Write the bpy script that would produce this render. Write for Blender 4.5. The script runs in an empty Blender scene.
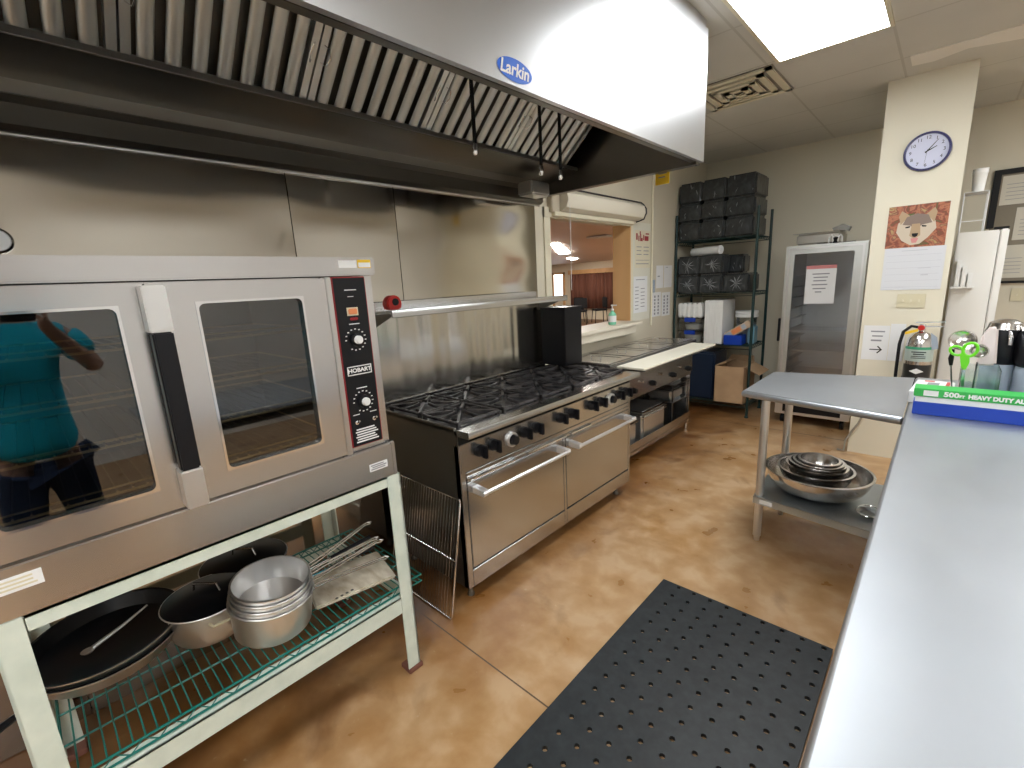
import bpy, bmesh, math, random
from mathutils import Vector, Matrix
random.seed(4)
S = bpy.context.scene; COL = S.collection; PI = math.pi
V = Vector

# ------------------------------------------------------------------ materials
def mat(name, col=(.5,.5,.5), rough=.5, metal=0., emit=None, es=0., spec=.5, alpha=None, coat=0.):
    m = bpy.data.materials.new(name); m.use_nodes = True
    b = m.node_tree.nodes['Principled BSDF']
    b.inputs['Base Color'].default_value = (*col, 1); b.inputs['Roughness'].default_value = rough
    b.inputs['Metallic'].default_value = metal; b.inputs['Specular IOR Level'].default_value = spec
    b.inputs['Coat Weight'].default_value = coat
    if emit: b.inputs['Emission Color'].default_value = (*emit, 1); b.inputs['Emission Strength'].default_value = es
    return m
def N(m, t, **kw):
    n = m.node_tree.nodes.new(t)
    for k, v in kw.items():
        if hasattr(n, k): setattr(n, k, v)
        else: n.inputs[k].default_value = v
    return n
def L(m, a, b): m.node_tree.links.new(a, b)
def noise(m, scale=(1,1,1), s=5., detail=4., coord='Object', dist=0.):
    tc = N(m, 'ShaderNodeTexCoord'); mp = N(m, 'ShaderNodeMapping'); mp.inputs['Scale'].default_value = scale
    L(m, tc.outputs[coord], mp.inputs['Vector'])
    n = N(m, 'ShaderNodeTexNoise'); n.inputs['Scale'].default_value = s; n.inputs['Detail'].default_value = detail; n.inputs['Distortion'].default_value = dist
    L(m, mp.outputs[0], n.inputs['Vector']); return n
def ramp(m, src, stops):
    r = N(m, 'ShaderNodeValToRGB'); e = r.color_ramp.elements
    while len(e) < len(stops): e.new(.5)
    for el, (p, c) in zip(e, stops): el.position = p; el.color = (*c, 1) if len(c) == 3 else c
    L(m, src, r.inputs[0]); return r
def BS(m): return m.node_tree.nodes['Principled BSDF']
def steel(name, col=(.66,.65,.63), r0=.26, r1=.36, scale=(1.5,1.5,60), bump=.02, wav=0., ws=(1,1,1)):
    bump*=.12; scale=tuple(a*2 if a>10 else a for a in scale)
    m = mat(name, col, .3, 1.)
    n = noise(m, scale, 6., 3.)
    mr = N(m, 'ShaderNodeMapRange'); mr.inputs[3].default_value = r0; mr.inputs[4].default_value = r1
    L(m, n.outputs[0], mr.inputs[0]); L(m, mr.outputs[0], BS(m).inputs['Roughness'])
    n2 = noise(m, (1,1,1), 2.2, 5.)
    rc = ramp(m, n2.outputs[0], [(.3, tuple(c*.92 for c in col)), (.7, col)])
    L(m, rc.outputs[0], BS(m).inputs['Base Color'])
    bp = N(m, 'ShaderNodeBump'); bp.inputs['Strength'].default_value = bump; bp.inputs['Distance'].default_value = .01
    L(m, n.outputs[0], bp.inputs['Height'])
    last = bp
    if wav:
        n3 = noise(m, ws, 2.0, 1.)
        b2 = N(m, 'ShaderNodeBump'); b2.inputs['Strength'].default_value = wav; b2.inputs['Distance'].default_value = .05
        L(m, n3.outputs[0], b2.inputs['Height']); L(m, bp.outputs[0], b2.inputs['Normal']); last = b2
    L(m, last.outputs[0], BS(m).inputs['Normal'])
    return m
def mottled(name, c0, c1, s=8., rough=.6, metal=0., scale=(1,1,1), bump=0.):
    m = mat(name, c0, rough, metal); n = noise(m, scale, s, 5.)
    r = ramp(m, n.outputs[0], [(.35, c0), (.68, c1)]); L(m, r.outputs[0], BS(m).inputs['Base Color'])
    if bump:
        b = N(m, 'ShaderNodeBump'); b.inputs['Strength'].default_value = bump; b.inputs['Distance'].default_value = .004
        L(m, n.outputs[0], b.inputs['Height']); L(m, b.outputs[0], BS(m).inputs['Normal'])
    return m
def glassy(name, tint=(.6,.6,.6), gl=.12, rough=.02):
    m = bpy.data.materials.new(name); m.use_nodes = True; nt = m.node_tree
    nt.nodes.remove(nt.nodes['Principled BSDF']); out = nt.nodes['Material Output']
    t = N(m, 'ShaderNodeBsdfTransparent'); t.inputs[0].default_value = (*tint, 1)
    g = N(m, 'ShaderNodeBsdfGlossy'); g.inputs['Roughness'].default_value = rough
    lw = N(m, 'ShaderNodeFresnel'); lw.inputs[0].default_value = 1.5
    ad = N(m, 'ShaderNodeMath'); ad.operation = 'ADD'; ad.inputs[1].default_value = gl; ad.use_clamp = True
    L(m, lw.outputs[0], ad.inputs[0]); mx = N(m, 'ShaderNodeMixShader')
    L(m, ad.outputs[0], mx.inputs[0]); L(m, t.outputs[0], mx.inputs[1]); L(m, g.outputs[0], mx.inputs[2]); L(m, mx.outputs[0], out.inputs[0])
    return m

M = {}
M['steel'] = steel('brushed_steel')
M['steel_h'] = steel('brushed_steel_horizontal', (.61,.59,.56), .22, .36, (60,60,1.5))
M['hood'] = steel('hood_steel', (.66,.67,.69), .28, .34, (1.2,1.2,40), .015, .10, (1,.8,.8))
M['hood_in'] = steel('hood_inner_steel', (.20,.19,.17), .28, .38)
M['wallsteel'] = steel('wall_panel_steel', (.57,.54,.48), .09, .12, (1,1,30), .01, .55, (1,.35,1.2))
M['splash'] = steel('backsplash_steel', (.58,.56,.52), .16, .22, (1,25,.6), .03, .35, (1,3.5,.25))
M['counter'] = steel('counter_steel', (.47,.495,.53), .40, .5, (3,1.2,1), .03, .05, (2,2,2))
M['oven'] = steel('oven_steel', (.62,.61,.61), .2, .28, (1,2,60), .02)
M['range'] = steel('range_steel', (.58,.58,.58), .18, .26, (1,2,60), .02)
M['dark_steel'] = steel('dark_steel', (.20,.19,.17), .35, .5)
M['alu'] = steel('aluminium', (.76,.75,.74), .32, .42, (1,1,40), .02)
M['galv'] = steel('galvanised_steel', (.52,.57,.60), .35, .45, (3,3,3))
M['chrome'] = mat('chrome', (.75,.75,.76), .12, 1.)
M['filter'] = steel('filter_steel', (.80,.84,.84), .38, .48, (4,4,4))
M['bowl'] = mat('polished_steel', (.70,.68,.66), .22, 1.)
M['iron'] = mottled('cast_iron', (.02,.019,.02), (.11,.10,.10), 18, .34, .3)  # paler mottling also paints the highlights on the grates
M['black'] = mat('black_plastic', (.006,.006,.008), .38, spec=.3)
M['blackm'] = mat('black_matte', (.008,.008,.009), .6, spec=.3)
M['darkcav'] = mottled('oven_enamel', (.035,.033,.03), (.075,.07,.06), 7, .5)
M['dark_alu'] = steel('mid_grey_steel', (.40,.38,.34), .3, .42)  # darker steel tone for the trough strip and cabinet-top pan
M['gold'] = mat('brassy_wire', (.72,.55,.27), .35, .9)
M['red'] = mat('red_plastic', (.55,.02,.015), .35)
M['redline'] = mat('dark_red_border', (.33,.015,.02), .4)
M['orange'] = mat('orange_lens', (.75,.26,.10), .3)
M['white'] = mat('white_plastic', (.8,.8,.79), .45)
M['paper'] = mat('paper', (.78,.78,.78), .8)
M['print'] = mat('grey_print', (.28,.28,.3), .8)
M['foam'] = mat('white_foam', (.86,.86,.84), .7)
M['mint'] = mottled('mint_paint', (.56,.62,.54), (.66,.71,.62), 14, .42)
M['green_wire'] = mat('green_epoxy', (.0,.13,.105), .35)
M['shelfgreen'] = mat('dark_green_epoxy', (.003,.026,.025), .4)
M['satin'] = mat('satin_aluminium', (.85,.85,.86), .3, .85)
M['rubber'] = mottled('rubber', (.009,.012,.014), (.018,.022,.025), 30, .5)
M['bright'] = mat('bright_room_paint', (.80,.79,.76), .6)
M['wood'] = mottled('orange_wood', (.60,.34,.14), (.72,.43,.2), 3, .5, 0, (1,1,.15))
M['card'] = mottled('cardboard', (.42,.27,.15), (.50,.33,.19), 6, .85)
M['blue'] = mat('blue_card', (.004,.045,.40), .4)
M['green'] = mat('green_card', (.035,.42,.075), .5)
M['scis'] = mat('lime_plastic', (.18,.75,.02), .35)
M['glass'] = glassy('door_glass', (.5,.5,.48), .065)
M['cabglass'] = glassy('cabinet_glass', (.86,.88,.90), .10, .12)
M['clear'] = glassy('clear_plastic', (.95,.97,.97), .08, .2)
M['smoke'] = mat('black_foam_packs', (.016,.018,.020), .5)
M['film'] = mat('film_highlight', (.26,.28,.29), .3)
M['cream'] = mat('cream_paint', (.72,.66,.50), .55)
M['plate'] = mat('ivory_plate', (.66,.60,.42), .45)
M['yellow'] = mat('yellow_card', (.85,.55,.02), .6)
M['teal'] = mat('turquoise_cotton', (.0,.50,.70), .8)
M['jeans'] = mat('dark_blue_denim', (.02,.04,.10), .9)
M['skin'] = mat('skin', (.52,.29,.20), .5)
M['hair'] = mat('brown_hair', (.08,.045,.03), .6)
M['curtain'] = mottled('brown_curtain', (.13,.045,.025), (.20,.08,.05), 4, .9, 0, (6,6,.2))
M['board'] = mat('cutting_board', (.76,.72,.60), .5)
M['sill'] = mat('ledge_laminate', (.72,.66,.54), .45)
M['bluegrey'] = mat('blue_grey_enamel', (.36,.42,.50), .35)
M['pink'] = mat('pinkish_white_plastic', (.85,.74,.72), .35)
M['teflon'] = mat('nonstick_coating', (.004,.004,.005), .3, spec=.25)
M['band'] = mat('dark_edge', (.03,.025,.03), .5)
M['gel'] = mat('green_gel', (.22,.62,.42), .2)

# walls
def wallmat(name, c):
    m = mat(name, c, .55); n = noise(m, (1,1,1), 90, 3); b = N(m, 'ShaderNodeBump'); b.inputs['Strength'].default_value = .12; b.inputs['Distance'].default_value = .002
    L(m, n.outputs[0], b.inputs['Height']); L(m, b.outputs[0], BS(m).inputs['Normal'])
    n2 = noise(m, (1,1,1), 1.2, 4); r = ramp(m, n2.outputs[0], [(.3, tuple(x*.95 for x in c)), (.7, c)]); L(m, r.outputs[0], BS(m).inputs['Base Color'])
    return m
M['wall'] = wallmat('cream_wall', (.66,.60,.47))
M['farwall'] = wallmat('khaki_wall', (.68,.63,.50))
M['colw'] = wallmat('column_paint', (.76,.71,.57))
M['dwall'] = wallmat('dining_wall', (.74,.66,.50))
M['dceil'] = wallmat('dining_ceiling', (.84,.76,.70))

def floor_mat():
    m = mat('stained_concrete', (.4,.2,.08), .3)
    a = noise(m, (1,1,1), 1.3, 9, 'Object', .15)
    b = noise(m, (1,1,1), 6.5, 9, 'Object', .2)
    c = noise(m, (1,1,1), 26, 5)
    r1 = ramp(m, a.outputs[0], [(.30,(.36,.17,.055)), (.43,(.41,.235,.10)), (.55,(.48,.305,.16)), (.68,(.43,.235,.09))])
    r2 = ramp(m, b.outputs[0], [(.36,(.32,.16,.055)), (.5,(.45,.275,.135)), (.62,(.58,.41,.255))])
    mx = N(m, 'ShaderNodeMixRGB'); mx.inputs[0].default_value = .5; L(m, r1.outputs[0], mx.inputs[1]); L(m, r2.outputs[0], mx.inputs[2])
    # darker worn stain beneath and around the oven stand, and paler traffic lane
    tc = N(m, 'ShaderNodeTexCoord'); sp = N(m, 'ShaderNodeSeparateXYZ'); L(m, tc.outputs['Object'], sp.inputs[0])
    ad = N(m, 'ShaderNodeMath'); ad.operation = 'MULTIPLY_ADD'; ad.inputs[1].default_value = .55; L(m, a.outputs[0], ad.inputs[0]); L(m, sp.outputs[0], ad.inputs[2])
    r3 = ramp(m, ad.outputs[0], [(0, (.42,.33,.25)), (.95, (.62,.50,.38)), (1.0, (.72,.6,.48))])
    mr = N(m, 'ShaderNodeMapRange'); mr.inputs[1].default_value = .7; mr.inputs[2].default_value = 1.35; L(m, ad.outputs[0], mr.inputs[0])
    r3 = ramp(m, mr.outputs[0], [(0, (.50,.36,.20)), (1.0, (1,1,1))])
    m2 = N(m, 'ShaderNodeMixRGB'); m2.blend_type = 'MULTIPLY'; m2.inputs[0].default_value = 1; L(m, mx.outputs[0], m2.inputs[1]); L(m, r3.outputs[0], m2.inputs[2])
    # saw-cut joints
    def line(ch, pos, w):
        s = N(m, 'ShaderNodeMath'); s.operation = 'SUBTRACT'; s.inputs[1].default_value = pos; L(m, sp.outputs[ch], s.inputs[0])
        ab = N(m, 'ShaderNodeMath'); ab.operation = 'ABSOLUTE'; L(m, s.outputs[0], ab.inputs[0])
        lt = N(m, 'ShaderNodeMath'); lt.operation = 'LESS_THAN'; lt.inputs[1].default_value = w; L(m, ab.outputs[0], lt.inputs[0]); return lt
    l1 = line(1, 1.035, .0032); l2 = line(1, 4.75, .005)
    mxm = N(m, 'ShaderNodeMath'); mxm.operation = 'MAXIMUM'; L(m, l1.outputs[0], mxm.inputs[0]); L(m, l2.outputs[0], mxm.inputs[1])
    m3 = N(m, 'ShaderNodeMixRGB'); m3.inputs[2].default_value = (.09,.055,.03,1); L(m, mxm.outputs[0], m3.inputs[0]); L(m, m2.outputs[0], m3.inputs[1])
    # small pale scuffs
    r4 = ramp(m, c.outputs[0], [(.70,(0,0,0)), (.78,(1,1,1))])
    sc = N(m, 'ShaderNodeMath'); sc.operation = 'MULTIPLY'; sc.inputs[1].default_value = .45; L(m, r4.outputs[0], sc.inputs[0])
    m4 = N(m, 'ShaderNodeMixRGB'); m4.inputs[2].default_value = (.6,.48,.33,1); L(m, sc.outputs[0], m4.inputs[0]); L(m, m3.outputs[0], m4.inputs[1])
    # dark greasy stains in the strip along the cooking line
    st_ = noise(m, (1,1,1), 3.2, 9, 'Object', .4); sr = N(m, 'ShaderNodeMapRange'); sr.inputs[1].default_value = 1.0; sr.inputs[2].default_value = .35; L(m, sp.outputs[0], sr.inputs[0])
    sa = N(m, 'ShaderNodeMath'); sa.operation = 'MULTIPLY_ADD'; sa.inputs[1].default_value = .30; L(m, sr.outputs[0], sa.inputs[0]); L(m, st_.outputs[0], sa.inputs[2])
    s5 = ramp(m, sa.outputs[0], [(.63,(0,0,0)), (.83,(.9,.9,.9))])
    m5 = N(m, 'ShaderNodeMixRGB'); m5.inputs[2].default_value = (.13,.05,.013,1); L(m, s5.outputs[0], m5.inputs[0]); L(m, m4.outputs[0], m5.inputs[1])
    L(m, m5.outputs[0], BS(m).inputs['Base Color'])
    r5 = ramp(m, b.outputs[0], [(.3,(.26,.26,.26)), (.7,(.5,.5,.5))]); L(m, r5.outputs[0], BS(m).inputs['Roughness'])
    return m
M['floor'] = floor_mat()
def ceil_mat():
    m = mat('ceiling_tile', (.5,.46,.40), .8)
    tc = N(m, 'ShaderNodeTexCoord'); sp = N(m, 'ShaderNodeSeparateXYZ'); L(m, tc.outputs['Object'], sp.inputs[0])
    outs = []
    for ch, off in ((0, 1.795), (1, 3.45)):
        s = N(m, 'ShaderNodeMath'); s.operation = 'SUBTRACT'; s.inputs[1].default_value = off - 6.1; L(m, sp.outputs[ch], s.inputs[0])
        d = N(m, 'ShaderNodeMath'); d.operation = 'MODULO'; d.inputs[1].default_value = .61 if ch == 0 else .61; L(m, s.outputs[0], d.inputs[0])
        lt = N(m, 'ShaderNodeMath'); lt.operation = 'LESS_THAN'; lt.inputs[1].default_value = .014; L(m, d.outputs[0], lt.inputs[0]); outs.append(lt)
    mx = N(m, 'ShaderNodeMath'); mx.operation = 'MAXIMUM'; L(m, outs[0].outputs[0], mx.inputs[0]); L(m, outs[1].outputs[0], mx.inputs[1])
    n = noise(m, (1,1,1), 1.6, 3); r = ramp(m, n.outputs[0], [(.3,(.57,.555,.50)), (.7,(.63,.61,.55))])
    c = N(m, 'ShaderNodeMixRGB'); L(m, mx.outputs[0], c.inputs[0]); L(m, r.outputs[0], c.inputs[1]); c.inputs[2].default_value = (.50,.48,.42,1)
    L(m, c.outputs[0], BS(m).inputs['Base Color']); return m
M['ceil'] = ceil_mat()
M['lamp'] = mat('lamp_diffuser', (.9,.9,.9), .5, emit=(.95,.985,1.0), es=15.5)
M['dlamp'] = mat('dining_lamp', (.9,.9,.9), .5, emit=(1,.95,.88), es=30.)
M['day'] = mat('daylight_pane', (.9,.9,.9), .5, emit=(.85,.92,1), es=3.)

# ------------------------------------------------------------------ mesh builder
class MB:
    def __init__(s): s.b = bmesh.new()
    def _bev(s, vs, w, seg=2):
        if w <= 0: return
        es = set(); vset = set(vs)
        for v in vs:
            for e in v.link_edges:
                if e.other_vert(v) in vset: es.add(e)
        bmesh.ops.bevel(s.b, geom=list(es), offset=w, segments=seg, affect='EDGES', clamp_overlap=True)
    def box(s, x0,x1,y0,y1,z0,z1, bev=0., rot=None, seg=2):
        c = V(((x0+x1)/2,(y0+y1)/2,(z0+z1)/2))
        mt = Matrix.Translation(c) @ (rot.to_4x4() if rot else Matrix()) @ Matrix.Diagonal((abs(x1-x0),abs(y1-y0),abs(z1-z0),1))
        r = bmesh.ops.create_cube(s.b, size=1, matrix=mt); s._bev(r['verts'], bev, seg); return s
    def tube(s, pts, r, n=8, closed=False):
        pts = [V(p) for p in pts]; k = len(pts); rings = []; up = None
        for i, p in enumerate(pts):
            if closed: d = (pts[(i+1)%k]-pts[i-1])
            else: d = pts[min(i+1,k-1)]-pts[max(i-1,0)]
            d.normalize()
            if up is None:
                up = V((0,0,1)) if abs(d.z) < .9 else V((1,0,0))
            a = d.cross(up)
            if a.length < 1e-5: a = d.cross(V((0,1,0)))
            a.normalize(); b = a.cross(d).normalized(); up = b
            rr = r[i] if isinstance(r, (list, tuple)) else r
            rings.append([s.b.verts.new(p + a*math.cos(2*PI*j/n)*rr + b*math.sin(2*PI*j/n)*rr) for j in range(n)])
        for i in range(k if closed else k-1):
            A, B = rings[i], rings[(i+1)%k]
            for j in range(n): s.b.faces.new((A[j],A[(j+1)%n],B[(j+1)%n],B[j]))
        if not closed: s.b.faces.new(rings[0][::-1]); s.b.faces.new(rings[-1])
        return s
    def cyl(s, p0, p1, r, n=16, r1=None): return s.tube([p0, p1], [r, r if r1 is None else r1], n)
    def lathe(s, prof, c, n=32, axis=None):
        R = axis or Matrix.Identity(3); c = V(c); rings = []
        for (r, z) in prof:
            if r < 1e-6: rings.append([s.b.verts.new(c + R @ V((0,0,z)))])
            else: rings.append([s.b.verts.new(c + R @ V((r*math.cos(2*PI*j/n), r*math.sin(2*PI*j/n), z))) for j in range(n)])
        for A, B in zip(rings, rings[1:]):
            for j in range(n):
                f = []
                for v in ([A[0]] if len(A)==1 else [A[j],A[(j+1)%n]]) + ([B[0]] if len(B)==1 else [B[(j+1)%n],B[j]]): f.append(v)
                if len(f) > 2: s.b.faces.new(f)
        return s
    def prism(s, pts, ext, bev=0.):
        a = [s.b.verts.new(V(p)) for p in pts]; e = V(ext); b = [s.b.verts.new(V(p)+e) for p in pts]; n = len(pts)
        s.b.faces.new(a[::-1]); s.b.faces.new(b)
        for i in range(n): s.b.faces.new((a[i],a[(i+1)%n],b[(i+1)%n],b[i]))
        s._bev(a+b, bev); return s
    def plate_hole(s, u0,u1,v0,v1, a0,a1,b0,b1, r, x0, x1, fn, seg=5):
        """slab between x0 and x1 with a rounded-rectangle hole; fn(x,u,v)->point"""
        inner=[]; outer=[]
        for (cu,cv,st,ou,ov) in ((a1-r,b1-r,0,u1,v1),(a0+r,b1-r,90,u0,v1),(a0+r,b0+r,180,u0,v0),(a1-r,b0+r,270,u1,v0)):
            for k in range(seg+1):
                t = math.radians(st+90*k/seg); inner.append((cu+r*math.cos(t), cv+r*math.sin(t))); outer.append((ou,ov))
        n=len(inner)
        L_={}
        def vt(x,p):
            key=(round(x,5),round(p[0],6),round(p[1],6))
            if key not in L_: L_[key]=s.b.verts.new(V(fn(x,*p)))
            return L_[key]
        for i in range(n):
            j=(i+1)%n
            for x in (x0,x1):
                f=[vt(x,inner[i]),vt(x,inner[j]),vt(x,outer[j])]+([vt(x,outer[i])] if outer[i]!=outer[j] else [])
                s.b.faces.new(f)
            s.b.faces.new((vt(x0,inner[i]),vt(x0,inner[j]),vt(x1,inner[j]),vt(x1,inner[i])))
            if outer[i]!=outer[j]: s.b.faces.new((vt(x0,outer[i]),vt(x0,outer[j]),vt(x1,outer[j]),vt(x1,outer[i])))
        return s

def root(name, loc, label, cat, group=None):
    o = bpy.data.objects.new(name, None); o.empty_display_size = .05; COL.objects.link(o); o.location = loc
    o['label'] = label; o['category'] = cat
    if group: o['group'] = group
    return o
def wloc(o):
    v = V((0,0,0))
    while o: v += o.location; o = o.parent
    return v
def obj(name, mb, m, parent=None, label=None, cat=None, group=None, kind=None, sharp=35, loc=None):
    bmesh.ops.recalc_face_normals(mb.b, faces=mb.b.faces)
    me = bpy.data.meshes.new(name); mb.b.to_mesh(me); mb.b.free()
    o = bpy.data.objects.new(name, me); COL.objects.link(o); me.materials.append(M[m] if isinstance(m, str) else m)
    for p in me.polygons: p.use_smooth = True
    me.set_sharp_from_angle(angle=math.radians(sharp))
    if parent: o.parent = parent; me.transform(Matrix.Translation(-wloc(parent)))
    else:
        if kind == 'structure': c = V((0,0,0))
        elif loc is not None: c = V(loc)
        else:
            xs=[v.co for v in me.vertices]; c = V(((min(v.x for v in xs)+max(v.x for v in xs))/2,(min(v.y for v in xs)+max(v.y for v in xs))/2,min(v.z for v in xs)))
        me.transform(Matrix.Translation(-c)); o.location = c
    if label: o['label'] = label
    if cat: o['category'] = cat
    if group: o['group'] = group
    if kind: o['kind'] = kind
    return o
def dup(r, loc, rotz=None, label=None, rot=None):
    c = r.copy(); COL.objects.link(c); c.location = loc
    if rotz is not None: c.rotation_euler = (0,0,rotz)
    if rot is not None: c.rotation_euler = rot
    if label: c['label'] = label
    for ch in list(r.children):
        d = ch.copy(); COL.objects.link(d); d.parent = c
        for g in list(ch.children):
            e = g.copy(); COL.objects.link(e); e.parent = d
    return c
def text(s, center, right, up, size, m, parent, name='lettering', bold=0., stretch=1.):
    cu = bpy.data.curves.new(name, 'FONT'); cu.body = s; cu.size = size; cu.align_x = 'CENTER'; cu.align_y = 'CENTER'; cu.extrude = .0003; cu.offset = bold; cu.resolution_u = 3
    t = bpy.data.objects.new(name+'_tmp', cu); COL.objects.link(t)
    dg = bpy.context.evaluated_depsgraph_get(); me = bpy.data.meshes.new_from_object(t.evaluated_get(dg))
    bpy.data.objects.remove(t)
    r = V(right).normalized(); u = V(up).normalized(); n = r.cross(u)
    mt = Matrix((( r.x,u.x,n.x,center[0]),(r.y,u.y,n.y,center[1]),(r.z,u.z,n.z,center[2]),(0,0,0,1))) @ Matrix.Diagonal((stretch,1,1,1))
    me.transform(mt); o = bpy.data.objects.new(name, me); COL.objects.link(o); me.materials.clear(); me.materials.append(M[m])
    if parent: o.parent = parent; me.transform(Matrix.Translation(-wloc(parent)))
    return o
def lines(name, parent, o, r, u, rows, m='print', h=.006):
    """unreadable print: short bars; rows = [(u0,u1,v)]"""
    r=V(r); u=V(u); mb=MB(); n=r.cross(u)*.0006
    for (a,b,v,*k) in rows:
        hh = k[0] if k else h
        p=V(o)+r*a+u*v; mb.prism([p, p+r*(b-a), p+r*(b-a)+u*hh, p+u*hh], n)
    return obj(name, mb, m, parent)

# ------------------------------------------------------------------ setting
XW=-.05; YF=5.847; ZC=2.741
st='structure'
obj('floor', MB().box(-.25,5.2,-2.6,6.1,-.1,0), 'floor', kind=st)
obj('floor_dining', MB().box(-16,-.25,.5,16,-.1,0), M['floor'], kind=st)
w=MB(); OY0,OY1,OZ0,OZ1=2.82,4.03,1.06,1.975
w.box(-.22,XW,-2.6,OY0,0,ZC).box(-.22,XW,OY1,YF+.1,0,ZC).box(-.22,XW,OY0,OY1,0,OZ0).box(-.22,XW,OY0,OY1,OZ1,ZC)
obj('wall_left', w, 'wall', kind=st)
obj('wall_far', MB().box(XW,5.2,YF,YF+.1,0,ZC), 'farwall', kind=st)
obj('wall_right', MB().box(5.1,5.2,-2.6,YF,0,ZC), 'bright', kind=st)
obj('wall_back', MB().box(-.22,5.2,-2.7,-2.6,0,ZC), 'bright', kind=st)
obj('ceiling', MB().box(-.22,5.2,-2.6,YF+.1,ZC,ZC+.1), 'ceil', kind=st)
obj('wall_column', MB().box(1.707,2.163,4.475,4.90,0,ZC), 'colw', kind=st)
obj('trim_1', MB().prism([(1.842,4.06,ZC-.005),(2.9,4.06,ZC-.005),(2.9,4.45,ZC-.005),(2.35,4.30,ZC-.005),(2.1,4.20,ZC-.005),(1.95,4.27,ZC-.005),(1.842,4.25,ZC-.005)],(0,0,.005)), mat('new_ceiling_patch',(.80,.77,.70),.8), kind=st)
# pass-through casing
obj('trim_2', MB().box(-.222,XW+.012,OY1-.012,OY1,OZ0,OZ1), 'wood', kind=st)
t=MB(); t.box(XW,XW+.014,OY0-.07,OY0,OZ0-.02,OZ1+.05).box(XW,XW+.014,OY1,OY1+.035,OZ0,OZ1+.05).box(XW,XW+.02,OY0-.07,OY1+.035,OZ1-.02,OZ1+.05)
obj('trim_3', t, 'cream', kind=st)
obj('trim_4', MB().box(XW,XW+.004,4.09,4.44,1.075,2.0), mat('poster_board',(.70,.68,.58),.6), kind=st)
# dining room shell
obj('wall_dining_far', MB().box(-16,-.1,15.1,15.2,0,4), 'dwall', kind=st)
obj('wall_dining_west', MB().box(-16.1,-16,.5,15.2,0,4.6), 'dwall', kind=st)
obj('wall_dining_south', MB().box(-16,-.2,.4,.5,0,4.6), 'dwall', kind=st)
obj('wall_dining_east', MB().box(-.22,-.12,5.96,15.2,0,4.6).box(-.22,-.12,.4,5.96,2.85,4.6), 'dwall', kind=st)
def cz(y): return 2.15+.107*(15-y)
obj('ceiling_dining', MB().prism([(-16,.4,cz(.4)),(-16,15.2,cz(15.2)),(-16,15.2,cz(15.2)+.1),(-16,.4,cz(.4)+.1)],(15.9,0,0)), 'dceil', kind=st)
# dining door with daylight
d=MB(); d.box(-9.55,-9.47,15.04,15.1,0,1.83).box(-9.03,-8.95,15.04,15.1,0,1.83).box(-9.55,-8.95,15.04,15.1,1.75,1.83)
obj('door_1', d, 'wood', kind=st)
obj('window_1', MB().box(-9.47,-9.03,15.07,15.095,.85,1.75), 'day', kind=st)

# ceiling lights
def lamp(name, x0,x1,y0,y1, label, grp=None):
    r=root(name, ((x0+x1)/2,(y0+y1)/2,ZC-.02), label, 'ceiling light', grp)
    obj('diffuser', MB().box(x0,x1,y0,y1,ZC-.016,ZC-.004), 'lamp', r)
    f=MB(); 
    for a in ((x0-.02,x0,y0-.02,y1+.02),(x1,x1+.02,y0-.02,y1+.02),(x0,x1,y0-.02,y0),(x0,x1,y1,y1+.02)): f.box(*a,ZC-.018,ZC-.001)
    obj('frame', f, 'cream', r); return r
lamp('ceiling_light',1.272,1.79,2.26,3.44,'bright white rectangular ceiling light panel beside the exhaust hood')
lamp('ceiling_light',1.272,1.79,-1.5,-.32,'white rectangular ceiling light panel behind the camera, above the oven aisle')
lamp('ceiling_light',3.1,3.62,.4,1.6,'white rectangular ceiling light panel over the far side of the steel prep counter')
lamp('ceiling_light',3.1,3.62,3.4,4.6,'added unseen ceiling light panel out to the right past the column')  # extra panel added to keep the hidden right side bright

lamp('ceiling_light',3.1,3.62,-2.2,-1.0,'added unseen ceiling light panel in the rear right corner behind the camera')  # unseen panel added to brighten the hidden rear of the room
# ceiling vent
r=root('ceiling_vent',(.95,3.75,ZC),'cream louvred square ceiling vent between hood end and light panel','vent')
f=MB()
for k in range(4):
    h=.27-.065*k; w_=.04; z0=ZC-.012-.004*k
    cx,cy=.94,3.76
    for a in ((cx-h,cx+h,cy-h,cy-h+w_),(cx-h,cx+h,cy+h-w_,cy+h),(cx-h,cx-h+w_,cy-h,cy+h),(cx+h-w_,cx+h,cy-h,cy+h)): f.box(*a,z0-.004,z0+.008)
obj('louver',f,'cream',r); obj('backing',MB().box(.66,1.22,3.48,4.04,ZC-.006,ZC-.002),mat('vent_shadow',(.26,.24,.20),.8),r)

# ------------------------------------------------------------------ stainless wall panels
ys=[-2.0,-1.0,-.08,.915,1.46,2.6]
obj('wall_panel',MB().box(-.045,.0,-2.0,-.083,.004,2.75-.01),'wallsteel',None,'stainless wall sheet behind the far left end of the oven','wall panel','stainless wall sheets')
obj('wall_panel',MB().box(-.045,.0,-.08,.913,.004,2.73),'wallsteel',None,'stainless wall sheet directly behind the convection oven','wall panel','stainless wall sheets')
obj('wall_panel',MB().box(-.045,.0,.917,1.458,.004,2.73),'wallsteel',None,'narrow stainless wall sheet above the left end of the range','wall panel','stainless wall sheets')
obj('wall_panel',MB().box(-.045,.0,1.462,2.6,.004,2.73),'wallsteel',None,'wide stainless wall sheet above the right part of the range','wall panel','stainless wall sheets')
g=root('dial_gauge',(.0,.0,1.70),'round chrome dial gauge on the stainless wall above the oven','gauge')
RX=Matrix.Rotation(PI/2,3,'Y')
obj('bezel',MB().lathe([(.0,0),(.037,0),(.039,.015),(.033,.022),(.031,.018)],(0.001,.006,1.70),28,RX),'chrome',g)
obj('dial_face',MB().lathe([(0,.019),(.031,.019)],(0.001,.006,1.70),28,RX),'white',g)
obj('needle',MB().box(.021,.0225,.004,.008,1.695,1.722),'black',g)

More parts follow.
